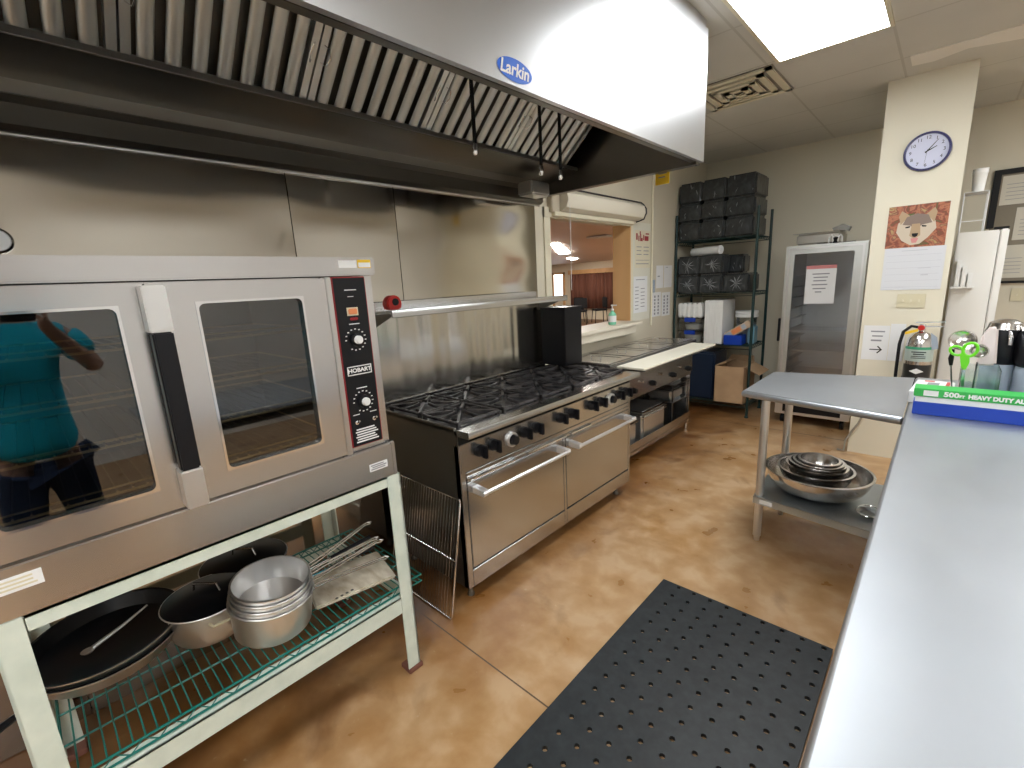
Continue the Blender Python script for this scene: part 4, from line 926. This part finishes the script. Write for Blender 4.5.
# fire extinguisher
q=root('fire_extinguisher',(2.06,YC-.09,.60),'silver kitchen fire extinguisher with black hose hanging on the column','fire extinguisher')
ec=(2.068,YC-.085,.59)
obj('cylinder',MB().lathe([(0,0),(.070,0),(.078,.012),(.078,.33),(.070,.375),(.045,.41),(.02,.425),(.02,.44),(0,.44)],ec,36),'bowl',q)
obj('label_band',MB().lathe([(.0785,.215),(.0785,.30)],ec,36),mat('label_grey',(.42,.50,.46),.4),q)
obj('green_stripe',MB().lathe([(.0788,.30),(.0788,.318)],ec,36),mat('label_green',(.05,.35,.18),.4),q)
obj('lower_label',MB().lathe([(.0785,.02),(.0785,.19)],ec,36),mat('label_black',(.02,.02,.02),.3),q)
lines('label_print',q,(ec[0]-.05,ec[1]-.079,ec[2]),(1,0,0),(0,0,1),[(.01,.09,.28,.006),(.02,.08,.265,.006),(.01,.09,.25,.004),(.01,.09,.238,.004)],'blackm')
dm=MB(); dm.prism([(ec[0]-.04,ec[1]-.08,ec[2]+.145),(ec[0],ec[1]-.08,ec[2]+.125),(ec[0]+.04,ec[1]-.08,ec[2]+.145),(ec[0],ec[1]-.08,ec[2]+.165)],(0,-.001,0)); obj('diamond_label',dm,'white',q)
obj('valve',MB().cyl((ec[0],ec[1],ec[2]+.44),(ec[0],ec[1],ec[2]+.475),.018,12).box(ec[0]-.015,ec[0]+.11,ec[1]-.01,ec[1]+.01,ec[2]+.455,ec[2]+.465,.002),'chrome',q)
lv=MB(); lv.prism([(ec[0]-.04,ec[1]-.008,ec[2]+.48),(ec[0]+.12,ec[1]-.008,ec[2]+.49),(ec[0]+.12,ec[1]-.008,ec[2]+.497),(ec[0]-.04,ec[1]-.008,ec[2]+.49)],(0,.016,0)); obj('lever',lv,'chrome',q)
obj('gauge',MB().lathe([(0,.02),(.018,.02),(.02,0)],(ec[0]-.005,ec[1]-.015,ec[2]+.45),14,RY),'red',q)
obj('yellow_tag',MB().prism([(ec[0]-.09,ec[1]-.03,ec[2]+.42),(ec[0]-.02,ec[1]-.03,ec[2]+.445),(ec[0]-.02,ec[1]-.03,ec[2]+.425),(ec[0]-.09,ec[1]-.03,ec[2]+.40)],(0,-.002,0)),'yellow',q)
obj('inspection_tag',MB().prism([(ec[0]+.05,ec[1]-.05,ec[2]+.42),(ec[0]+.085,ec[1]-.05,ec[2]+.39),(ec[0]+.10,ec[1]-.05,ec[2]+.31),(ec[0]+.065,ec[1]-.05,ec[2]+.30)],(0,-.002,0)),'bluegrey',q)
obj('hose',MB().tube([(ec[0]-.01,ec[1],ec[2]+.45),(ec[0]-.06,ec[1]-.01,ec[2]+.46),(ec[0]-.10,ec[1]-.02,ec[2]+.42),(ec[0]-.113,ec[1]-.03,ec[2]+.33),(ec[0]-.113,ec[1]-.03,ec[2]+.15),(ec[0]-.11,ec[1]-.03,ec[2]+.02)],.0105,10),'black',q)
obj('strap',MB().lathe([(.080,.075),(.082,.075),(.082,.09),(.080,.09)],ec,36).box(ec[0]-.02,ec[0]+.02,ec[1]+.075,YC-.001,ec[2]+.06,ec[2]+.11),'black',q)
obj('power_cord',MB().tube([(1.80,YC-.012,.45),(1.785,YC-.014,.34),(1.76,YC-.014,.25),(1.72,YC-.014,.17),(1.69,YC-.02,.10),(1.685,YC-.03,.012),(1.64,YC-.02,.010)],.007,8),mat('grey_cord',(.30,.28,.23),.5),None,'grey power cord trailing down the column to the floor','cord')

# ------------------------------------------------------------------ behind the column
q=root('white_refrigerator',(2.3,5.3,0),'white upright refrigerator standing behind the cream column','refrigerator')
wh=mat('fridge_white',(.78,.77,.74),.4)
obj('body',MB().box(1.98+.2,2.405,5.0,5.60,.03,1.70,.006),wh,q); obj('door',MB().box(2.408,2.452,4.995,5.60,.05,1.705,.008),wh,q)
obj('hinge_cap',MB().box(2.37,2.45,5.01,5.06,1.706,1.722,.003),'blackm',q)
obj('foot',MB().box(2.2,2.4,5.05,5.55,0,.03),'blackm',q)
q=root('file_holder',(2.25,4.99,1.28),'white wall file rack on the side of the white refrigerator','file holder')
for k in range(3): obj('pocket',MB().box(2.20+.035*k,2.228+.035*k,4.955-.0,4.998,1.30,1.50-.05*k,.004),'white',q)
obj('tray',MB().box(2.18,2.315,4.95,4.998,1.285,1.30,.003),'white',q)
q=root('wire_organizer',(2.24,5.05,1.705),'small white wire stand on top of the white refrigerator','stand')
o_=MB(); o_.tube([(2.185,5.03,1.704),(2.185,5.03,1.985),(2.315,5.03,1.985),(2.315,5.03,1.704)],.005,6).tube([(2.185,5.25,1.704),(2.185,5.25,1.985),(2.315,5.25,1.985),(2.315,5.25,1.704)],.005,6).box(2.185,2.315,5.03,5.25,1.985,1.99); obj('wire_frame',o_,'white',q)
obj('crossbar',MB().cyl((2.185,5.03,1.78),(2.315,5.03,1.78),.004,6),'white',q)
obj('foam_cups',MB().lathe([(0,0),(.033,0),(.042,.13),(.045,.135),(.043,.16),(.046,.165),(0,.165)],(2.255,5.12,1.991),20),'foam',None,'stack of white foam cups on the wire stand above the refrigerator','cups')
q=root('notice_frame',(2.7,YF-.02,1.3),'black framed notice board with certificates on the far wall at right','notice board')
obj('backing',MB().box(2.375,3.2,YF-.02,YF-.012,1.30,2.20),mat('board_brown',(.22,.19,.14),.7),q)
fb=MB(); fb.prism([(2.355,YF-.03,1.75),(2.40,YF-.03,1.75),(2.40,YF-.03,2.175),(3.2,YF-.03,2.175),(3.2,YF-.03,2.215),(2.355,YF-.03,2.215)],(0,.029,0)); obj('frame',fb,'blackm',q); obj('bottom_frame',MB().box(2.42,3.2,YF-.03,YF-.001,1.285,1.305,.003),'blackm',q)
for (a,b_,c_,d_,nm) in ((2.41,2.62,1.93,2.16,'certificate'),(2.52,2.75,1.64,1.90,'document'),(2.45,2.75,1.33,1.60,'document')):
    pg=obj(nm,MB().box(a,b_,YF-.024,YF-.021,c_,d_),mat('aged_paper',(.60,.57,.48),.7),q)
    lines('print',pg,(a,YF-.0245,c_),(1,0,0),(0,0,1),[(.03,.15,.04+.03*k,.004) for k in range(5)],'print')
q=root('outlet_plate',(2.60,YF,1.13),'ivory outlet plate below the black framed notice board','outlet')
obj('plate',MB().box(2.57,2.65,YF-.006,YF-.0005,1.13,1.24,.003),'plate',q); obj('toggle',MB().box(2.605,2.615,YF-.014,YF-.006,1.175,1.195,.002),'cream',q)

# ------------------------------------------------------------------ prep table, bowls
q=root('prep_table',(1.8,2.85,0),'stainless prep table with galvanised undershelf beside the counter','prep table')
ZT=.878; y0=2.50
tp_=MB(); tp_.prism([(1.432,2.555,ZT-.004),(2.088,2.40,ZT-.004),(2.088,3.29,ZT-.004),(1.44,3.135,ZT-.004)],(0,0,.004)); obj('table_top',tp_,'counter',q)
e=MB(); e.tube([(1.44,3.135,ZT-.018),(1.436,2.56,ZT-.018),(2.086,2.405,ZT-.018)],.0175,12); obj('rolled_edge',e,'counter',q)
LEG=[(1.525,2.63),(1.555,3.02),(2.20,2.55),(2.20,3.15)]
for x,y in LEG:
    l=obj('leg',MB().cyl((x,y,.03),(x,y,ZT-.02),.021,16),'alu',q); obj('foot',MB().lathe([(0,0),(.014,0),(.017,.03),(.020,.034)],(x,y,0),14),'alu',l)
us=MB(); us.prism([(1.50,2.60,.27),(2.23,2.50,.27),(2.23,3.18,.27),(1.48,3.09,.27)],(0,0,.006)); us.prism([(1.50,2.60,.235),(2.23,2.50,.235),(2.23,2.50,.275),(1.50,2.60,.275)],(0,.004,0)); us.prism([(1.50,2.60,.235),(1.48,3.09,.235),(1.48,3.09,.275),(1.50,2.60,.275)],(.004,0,0))
obj('undershelf',us,'galv',q)
obj('shelf_sticker',MB().prism([(1.535,2.5935,.243),(1.60,2.5845,.243),(1.60,2.5845,.266),(1.535,2.5935,.266)],(0,-.001,0)),'white',q)
def bowl(c,r,hh,label,grp='nested mixing bowls'):
    pr=[(0,0)]; n_=9
    for k in range(n_+1):
        a=PI/2*k/n_; pr.append((r*(.42+.58*math.sin(a)) if k else r*.42, hh*(1-math.cos(a))**1.0))
    inn=[(max(a-.003,0),b_+.003) for a,b_ in pr[::-1]]
    pr=pr+[(r+.010,hh),(r+.010,hh+.004),(r-.002,hh+.005)]+inn[1:]
    return obj('mixing_bowl',MB().lathe(pr,c,56),'bowl',None,label,'mixing bowl',grp,loc=c,sharp=50)
bc=V((1.752,2.845,.277))
bowl(bc,.245,.13,'largest shallow steel mixing bowl, outermost of the nested set on the undershelf')
bowl(bc+V((-.012,.0,.034)),.172,.105,'second largest steel bowl nested inside the big shallow one')
bowl(bc+V((-.006,-.005,.066)),.136,.095,'third steel bowl from the outside of the nested set')
bowl(bc+V((-.006,-.005,.080)),.124,.095,'fourth steel bowl from the outside of the nested set')
bowl(bc+V((.0,-.006,.092)),.110,.092,'fifth steel bowl from the outside, around the smallest')
bowl(bc+V((.004,-.008,.106)),.090,.088,'smallest steel bowl in the centre of the nested set')
bowl(V((2.035,2.80,.277)),.085,.06,'small steel bowl at the right end of the undershelf, partly behind the counter edge',None) if False else None
rg=MB(); rg.tube([(2.00+.05*math.cos(a),2.70+.07*math.sin(a),.30) for a in [2*PI*k/24 for k in range(24)]],.003,6,True)
q=root('sieve',(2.0,2.7,.277),'round wire-rimmed sieve lying at the right end of the undershelf','sieve'); obj('rim',rg,'chrome',q)
obj('mesh_bowl',MB().lathe([(.048,.022),(.035,.008),(0,.002)],(2.0,2.7,.277),20),'galv',q)

# ------------------------------------------------------------------ long counter
q=root('steel_counter',(2.5,1.8,0),'long stainless steel counter running along the right side','counter')
obj('worktop',MB().box(2.10,2.86,.36,3.30,.862,.88),'counter',q)
obj('rolled_edge',MB().tube([(2.108,.36,.862),(2.108,3.30,.862)],.018,14),'counter',q)
obj('apron',MB().box(2.13,2.83,.40,3.26,.80,.861),'dark_steel',q)
for x in (2.17,2.79):
    for y in (.45,1.85,3.24): obj('leg',MB().cyl((x,y,0),(x,y,.80),.021,14),'alu',q)
obj('undershelf',MB().box(2.13,2.83,.42,2.40,.15,.165),'galv',q)
# foil box
q=root('foil_box',(2.34,2.52,.88),'long blue and green box of heavy duty aluminum foil on the counter','foil box')
FXa,FXb,FYa,FYb=2.112,2.60,2.468,2.56
obj('lower_carton',MB().box(FXa,FXb,FYa,FYb,.8805,.934,.002),'blue',q)
obj('inner_tray',MB().box(FXa+.004,FXb-.004,FYa+.004,FYb-.004,.934,.957),'paper',q)
ld=obj('lid',MB().box(FXa-.002,FXb+.002,FYa-.002,FYb+.002,.957,.990,.002),'green',q)
text('500',(2.223,FYa-.003,.973),(1,0,0),(0,0,1),.026,'white',ld,bold=.0012,stretch=1.15)
text('FT',(2.2535,FYa-.003,.970),(1,0,0),(0,0,1),.014,'white',ld,bold=.0008)
text('HEAVY DUTY ALUMINUM',(2.3845,FYa-.003,.972),(1,0,0),(0,0,1),.0215,'white',ld,bold=.0013,stretch=.92)
obj('logo_patch',MB().box(2.14,2.185,FYa-.0035,FYa-.002,.962,.984),'white',ld)
# film box
q=root('wrap_box',(2.17,2.86,.88),'flat white box with red stripes lying left of the green foil box','box')
Rz2=Matrix.Rotation(math.radians(-4),3,'Z')
obj('carton',MB().box(2.098,2.232,2.66,2.95,.882,.935,.003,Rz2),'white',q)
for (a,b_) in ((2.675,2.69),(2.925,2.94)): pass
st1=MB(); st1.box(2.205,2.219,2.68,2.93,.9355,.9365,0,Rz2); obj('red_stripe',st1,'red',q)
st1=MB(); st1.box(2.118,2.136,2.685,2.71,.9355,.9365,0,Rz2); obj('red_stripe',st1,'red',q)
st1=MB(); st1.box(2.135,2.17,2.91,2.935,.9355,.9365,0,Rz2); obj('red_stripe',st1,'red',q)
st1=MB(); st1.box(2.145,2.185,2.79,2.89,.9355,.9365,0,Rz2); obj('dark_window',st1,'print',q)
# utensil bin, scissors, ladle
q=root('utensil_bin',(2.30,2.72,.88),'clear plastic utensil bin behind the foil box','bin')
ub=MB(); X0,X1,Ya,Yb=2.245,2.36,2.63,2.78
ub.box(X0,X1,Ya,Ya+.003,.881,1.055).box(X0,X1,Yb-.003,Yb,.881,1.055).box(X0,X0+.003,Ya+.003,Yb-.003,.881,1.055).box(X1-.003,X1,Ya+.003,Yb-.003,.881,1.055).box(X0,X1,Ya,Yb,.881,.884)
obj('bin_wall',ub,'clear',q)
q=root('scissors',(2.27,2.66,.95),'lime green handled scissors standing in the clear utensil bin','scissors')
def loop(cx_,cz_,a,b_,t_,y=2.655): return [(cx_+a*math.cos(k*2*PI/20)*math.cos(t_)-b_*math.sin(k*2*PI/20)*math.sin(t_), y, cz_+a*math.cos(k*2*PI/20)*math.sin(t_)+b_*math.sin(k*2*PI/20)*math.cos(t_)) for k in range(20)]
hm=MB(); hm.tube(loop(2.222,1.125,.022,.017,-.6),.0052,8,True); obj('handle',hm,'scis',q)
hm=MB(); hm.tube(loop(2.262,1.132,.021,.028,-.2),.0058,8,True); obj('handle',hm,'scis',q)
hm=MB(); hm.prism([(2.232,2.650,1.115),(2.262,2.650,1.108),(2.266,2.650,1.08),(2.257,2.650,1.045),(2.246,2.650,1.045),(2.238,2.650,1.08)],(0,.010,0),.002); obj('pivot_body',hm,'scis',q)
hm=MB(); hm.prism([(2.246,2.653,1.045),(2.257,2.653,1.045),(2.262,2.653,.95),(2.256,2.653,.925)],(0,.003,0)); obj('blade',hm,'chrome',q)
q=root('ladle',(2.23,2.70,.90),'chrome ladle with black handle standing beside the scissors','ladle')
obj('bowl',MB().lathe([(0,-.018),(.024,-.012),(.042,.006),(.046,.016),(.044,.016),(.038,.006),(0,-.012)],(2.236,2.72,1.155),28,Matrix.Rotation(math.radians(60),3,'X')),'bowl',q)
obj('black_grip',MB().tube([(2.212,2.70,1.125),(2.209,2.70,1.085),(2.212,2.70,1.055)],[.005,.010,.006],10),'black',q); obj('shaft',MB().cyl((2.212,2.70,1.055),(2.228,2.70,.936),.003,8),'chrome',q)
q=root('strainer',(2.30,2.73,.90),'small round steel strainer leaning in the clear utensil bin','strainer')
obj('bowl',MB().lathe([(0,-.02),(.02,-.01),(.028,.005),(.030,.008),(.026,.008)],(2.292,2.735,1.115),24,Matrix.Rotation(math.radians(70),3,'X')),'bowl',q); obj('shaft',MB().cyl((2.292,2.735,1.07),(2.29,2.735,.89),.003,8),'chrome',q)
# airpots
def airpot(x,y,label,lever,body,rr=.062):
    q=root('airpot',(x,y,.88),label,'dispenser','pump dispensers on the counter')
    obj('body',MB().lathe([(0,0),(rr,0),(rr*1.04,.01),(rr*1.04,.16),(rr*.98,.17),(0,.17)],(x,y,.881),32),body,q)
    obj('head',MB().lathe([(rr*.98,.17),(rr*1.12,.18),(rr*1.16,.215),(rr*1.14,.29),(rr*1.0,.32),(0,.32)],(x,y,.881),32),'black',q)
    obj('chrome_top',MB().lathe([(rr*1.01,.318),(rr*.9,.345),(rr*.5,.357),(0,.36)],(x,y,.881),32),'bowl',q)
    if lever: obj('lever',MB().prism([(x-rr*1.3,y-.09,1.045),(x-rr*.25,y-.11,1.055),(x-rr*.45,y-.11,1.21),(x-rr*.8,y-.09,1.22),(x-rr*1.25,y-.09,1.18)],(0,.03,0),.008),'pink',q)
    obj('spout',MB().tube([(x+rr*.2,y-rr,1.19),(x+rr*.3,y-rr*1.5,1.17),(x+rr*.3,y-rr*1.6,1.14)],.007,8),'chrome',q)
    return q
airpot(2.365,2.87,'chrome-topped black pump dispenser with pinkish white lever','x','bluegrey',.056)
airpot(2.485,2.82,'black pump dispenser at the right edge of the counter','','bluegrey',.075)

# ------------------------------------------------------------------ rubber mat
mb=MB(); x0=1.285; y1=1.955; pit=.0739; nx=9; ny=20; hr=.0100
bx0=x0+.085-pit/2; by1=y1-.019+.0; 
ztop,zbot=.014,.001
cells_x=[x0]+[bx0+pit*i for i in range(nx+1)]; cells_x[-1]=1.989
yy=[y1]+[y1-.018-pit/2-pit*j+0 for j in range(ny)]
def cell(xa,xb,ya,yb,hc):
    # cell with an octagonal hole, both faces and the walls of the hole
    cs=[(xb,yb),(xa,yb),(xa,ya),(xb,ya)]
    oct_=[(hc[0]+hr*math.cos(PI/4*k+PI/8),hc[1]+hr*1.0*math.sin(PI/4*k+PI/8)) for k in range(8)]
    for z in (ztop,zbot):
        O=[mb.b.verts.new(V((a,b_,z))) for a,b_ in oct_]; C=[mb.b.verts.new(V((a,b_,z))) for a,b_ in cs]
        for k in range(4):
            i0,i1=2*k,2*k+1; mb.b.faces.new((O[i0],O[i1],C[k])); mb.b.faces.new((O[i1],O[(i1+1)%8],C[(k+1)%4],C[k]))
        if z==ztop: T_=O
        else: B_=O
    for k in range(8): mb.b.faces.new((T_[k],T_[(k+1)%8],B_[(k+1)%8],B_[k]))
for i in range(nx):
    xa=bx0+pit*i; xb=bx0+pit*(i+1) if i<nx-1 else 1.989
    for j in range(ny):
        yb=y1 if j==0 else y1-.018-pit/2-pit*(j-1); ya=y1-.018-pit/2-pit*j
        cell(xa,xb,ya,yb,(bx0+pit*(i+.5),y1-.018-pit*j))
yend=y1-.018-pit/2-pit*(ny-1)
for z in (ztop,zbot): mb.b.faces.new([mb.b.verts.new(V(p)) for p in ((x0,yend,z),(bx0,yend,z),(bx0,y1,z),(x0,y1,z))])
for a,b_ in (((x0,yend),(x0,y1)),((x0,y1),(1.989,y1)),((1.989,y1),(1.989,yend)),((1.989,yend),(x0,yend))):
    mb.b.faces.new([mb.b.verts.new(V(p)) for p in ((*a,zbot),(*b_,zbot),(*b_,ztop),(*a,ztop))])
bmesh.ops.remove_doubles(mb.b,verts=mb.b.verts,dist=.0002)
obj('floor_mat',mb,'rubber',None,'black rubber anti-fatigue mat with drain holes on the brown floor','floor mat')

# ------------------------------------------------------------------ the photographer, seen only as a reflection in the oven door
pr=root('person',(2.53,-.03,0),'person in a turquoise shirt reflected in the left oven door','person')
def skin(name,verts,edges,m_,parent,sub=2):
    me=bpy.data.meshes.new(name); me.from_pydata([V(v[:3])-wloc(parent) for v in verts],edges,[]); ob=bpy.data.objects.new(name,me); COL.objects.link(ob); ob.parent=parent; me.materials.append(M[m_])
    md=ob.modifiers.new('skin','SKIN'); md.use_smooth_shade=True
    if not me.skin_vertices: pass
    for i,v in enumerate(verts): me.skin_vertices[0].data[i].radius=(v[3],v[4] if len(v)>4 else v[3])
    me.skin_vertices[0].data[0].use_root=True
    sb_=ob.modifiers.new('sub','SUBSURF'); sb_.levels=sub; sb_.render_levels=sub; return ob
def P3(r_,f_,z):   # right, forward of the photographer; facing the view direction
    F=V((-.995,.10,0)).normalized(); Rr=V((.10,.995,0)).normalized(); b_=V((2.54,-.04,0)); p=b_+Rr*r_+F*f_; return (p.x,p.y,z)
vb=[(*P3(0,0,.92),.09),(*P3(0,0,1.12),.12),(*P3(0,0,1.32),.13),(*P3(0,0,1.45),.055),(*P3(0,.02,1.55),.08),(*P3(0,.03,1.64),.085),
    (*P3(.18,0,1.38),.05),(*P3(.27,.10,1.18),.042),(2.315,.085,1.41,.028),(2.29,.085,1.45,.022),
    (*P3(-.18,0,1.38),.05),(*P3(-.27,.10,1.18),.042),(2.235,-.10,1.41,.028),(2.21,-.09,1.45,.022),
    (*P3(.09,0,.80),.06),(*P3(.11,.02,.48),.05),(*P3(.12,0,.10),.04),(*P3(.13,.12,.04),.035),
    (*P3(-.09,0,.80),.06),(*P3(-.11,.02,.48),.05),(*P3(-.12,0,.10),.04),(*P3(-.13,.12,.04),.035)]
eb=[(0,1),(1,2),(2,3),(3,4),(4,5),(2,6),(6,7),(7,8),(8,9),(2,10),(10,11),(11,12),(12,13),(0,14),(14,15),(15,16),(16,17),(0,18),(18,19),(19,20),(20,21)]
body=skin('body',vb,eb,'skin',pr)
for hx,hy,gx,gy in ((2.29,.085,2.262,.09),(2.21,-.09,2.172,-.055)):
    for k in range(4):
        z=1.452+.016*k; e_=(0,.004,.002,-.004)[k]
        skin('finger',[(hx,hy,z-.01,.008),((hx+gx)/2+.004,(hy+gy)/2+.012,z,.0075),(gx+e_+.006,gy,z+.002,.006)],[(0,1),(1,2)],'skin',pr,1)
    skin('thumb',[(hx+.01,hy,1.44,.009),(hx+.008,hy*.7,1.462,.008),(gx+.03,gy*.6,1.468,.007)],[(0,1),(1,2)],'skin',pr,1)
vs_=[(*P3(0,0,.76),.20,.17),(*P3(0,0,.90),.195,.165),(*P3(0,0,1.02),.185,.15),(*P3(0,0,1.22),.185,.145),(*P3(0,0,1.38),.15,.11),(*P3(0,0,1.43),.07,.07),(*P3(.19,.01,1.36),.075),(*P3(.245,.07,1.24),.07),(*P3(-.19,.01,1.36),.075),(*P3(-.245,.07,1.24),.07)]
skin('shirt',vs_,[(0,1),(1,2),(2,3),(3,4),(4,5),(4,6),(6,7),(4,8),(8,9)],'teal',pr)
vj=[(*P3(0,0,.86),.15),(*P3(.09,0,.66),.10),(*P3(.11,.02,.45),.08),(*P3(.12,0,.12),.07),(*P3(-.09,0,.66),.10),(*P3(-.11,.02,.45),.08),(*P3(-.12,0,.12),.07)]
skin('trousers',vj,[(0,1),(1,2),(2,3),(0,4),(4,5),(5,6)],'jeans',pr)
hp=V(P3(0,-.005,1.655)); obj('hair',MB().lathe([(.0,.075),(.05,.068),(.085,.035),(.098,-.02),(.092,-.09),(.07,-.14),(.03,-.15),(0,-.15)],hp,24),'hair',pr)
obj('eye',MB().lathe([(0,.007),(.011,.003),(.012,0)],P3(.03,.108,1.615),10,V((0,0,1)).rotation_difference(V((-1,.1,0))).to_matrix()),'white',pr)
obj('eye',MB().lathe([(0,.007),(.011,.003),(.012,0)],P3(-.03,.108,1.615),10,V((0,0,1)).rotation_difference(V((-1,.1,0))).to_matrix()),'white',pr)
obj('nose',MB().lathe([(0,.03),(.012,.012),(.016,0)],P3(0,.105,1.585),10,V((0,0,1)).rotation_difference(V((-1,.1,0))).to_matrix()),'skin',pr)
obj('mouth',MB().lathe([(0,.006),(.02,.003),(.024,0)],P3(0,.104,1.55),12,V((0,0,1)).rotation_difference(V((-1,.1,0))).to_matrix()),mat('lips',(.4,.13,.11),.5),pr)
for sx in (-1,1): obj('shoe',MB().tube([P3(sx*.12,-.06,.035),P3(sx*.125,.06,.04),P3(sx*.13,.17,.03)],[.04,.045,.034],10),'blackm',pr)
wr=V((2.25,-.105,1.395)); obj('wristwatch',MB().tube([wr+V((.034*math.cos(a),.012*math.sin(a),.034*math.sin(a))) for a in [2*PI*k/16 for k in range(16)]],.008,6,True),'black',pr)
cam_o=V((2.1604,0,1.4925)); FW=V((-0.6714771923,0.7095097845,-0.21380890)); RT=V((0.7328469071,0.6785725976,-0.04974576)); UP=V((-0.109789758,0.1900923342,0.975608073))
ph=MB(); ctr=cam_o-FW*.02+RT*.05-UP*.02
ph.box(-.075,.075,-.0045,.0045,-.036,.036,.004)
bmesh.ops.transform(ph.b,matrix=Matrix(((RT.x,FW.x,UP.x,ctr.x),(RT.y,FW.y,UP.y,ctr.y),(RT.z,FW.z,UP.z,ctr.z),(0,0,0,1))),verts=ph.b.verts)
obj('phone',ph,'black',None,'black phone held up by the reflected person in turquoise','phone')

# ------------------------------------------------------------------ camera, world, view
cd=bpy.data.cameras.new('camera'); cam=bpy.data.objects.new('camera',cd); COL.objects.link(cam)
cd.sensor_width=36; cd.sensor_fit='HORIZONTAL'; cd.lens=458.0386*36/1024; cd.clip_start=.02; cd.clip_end=60
cam.matrix_world=Matrix(((RT.x,UP.x,-FW.x,cam_o.x),(RT.y,UP.y,-FW.y,cam_o.y),(RT.z,UP.z,-FW.z,cam_o.z),(0,0,0,1)))
S.camera=cam
wd=bpy.data.worlds.new('world'); S.world=wd; wd.use_nodes=True; wd.node_tree.nodes['Background'].inputs[0].default_value=(.9,.95,1,1); wd.node_tree.nodes['Background'].inputs[1].default_value=.2
S.view_settings.view_transform='Standard'; S.view_settings.look='None'; S.view_settings.gamma=1; S.view_settings.use_curve_mapping=False; S.view_settings.exposure=.45
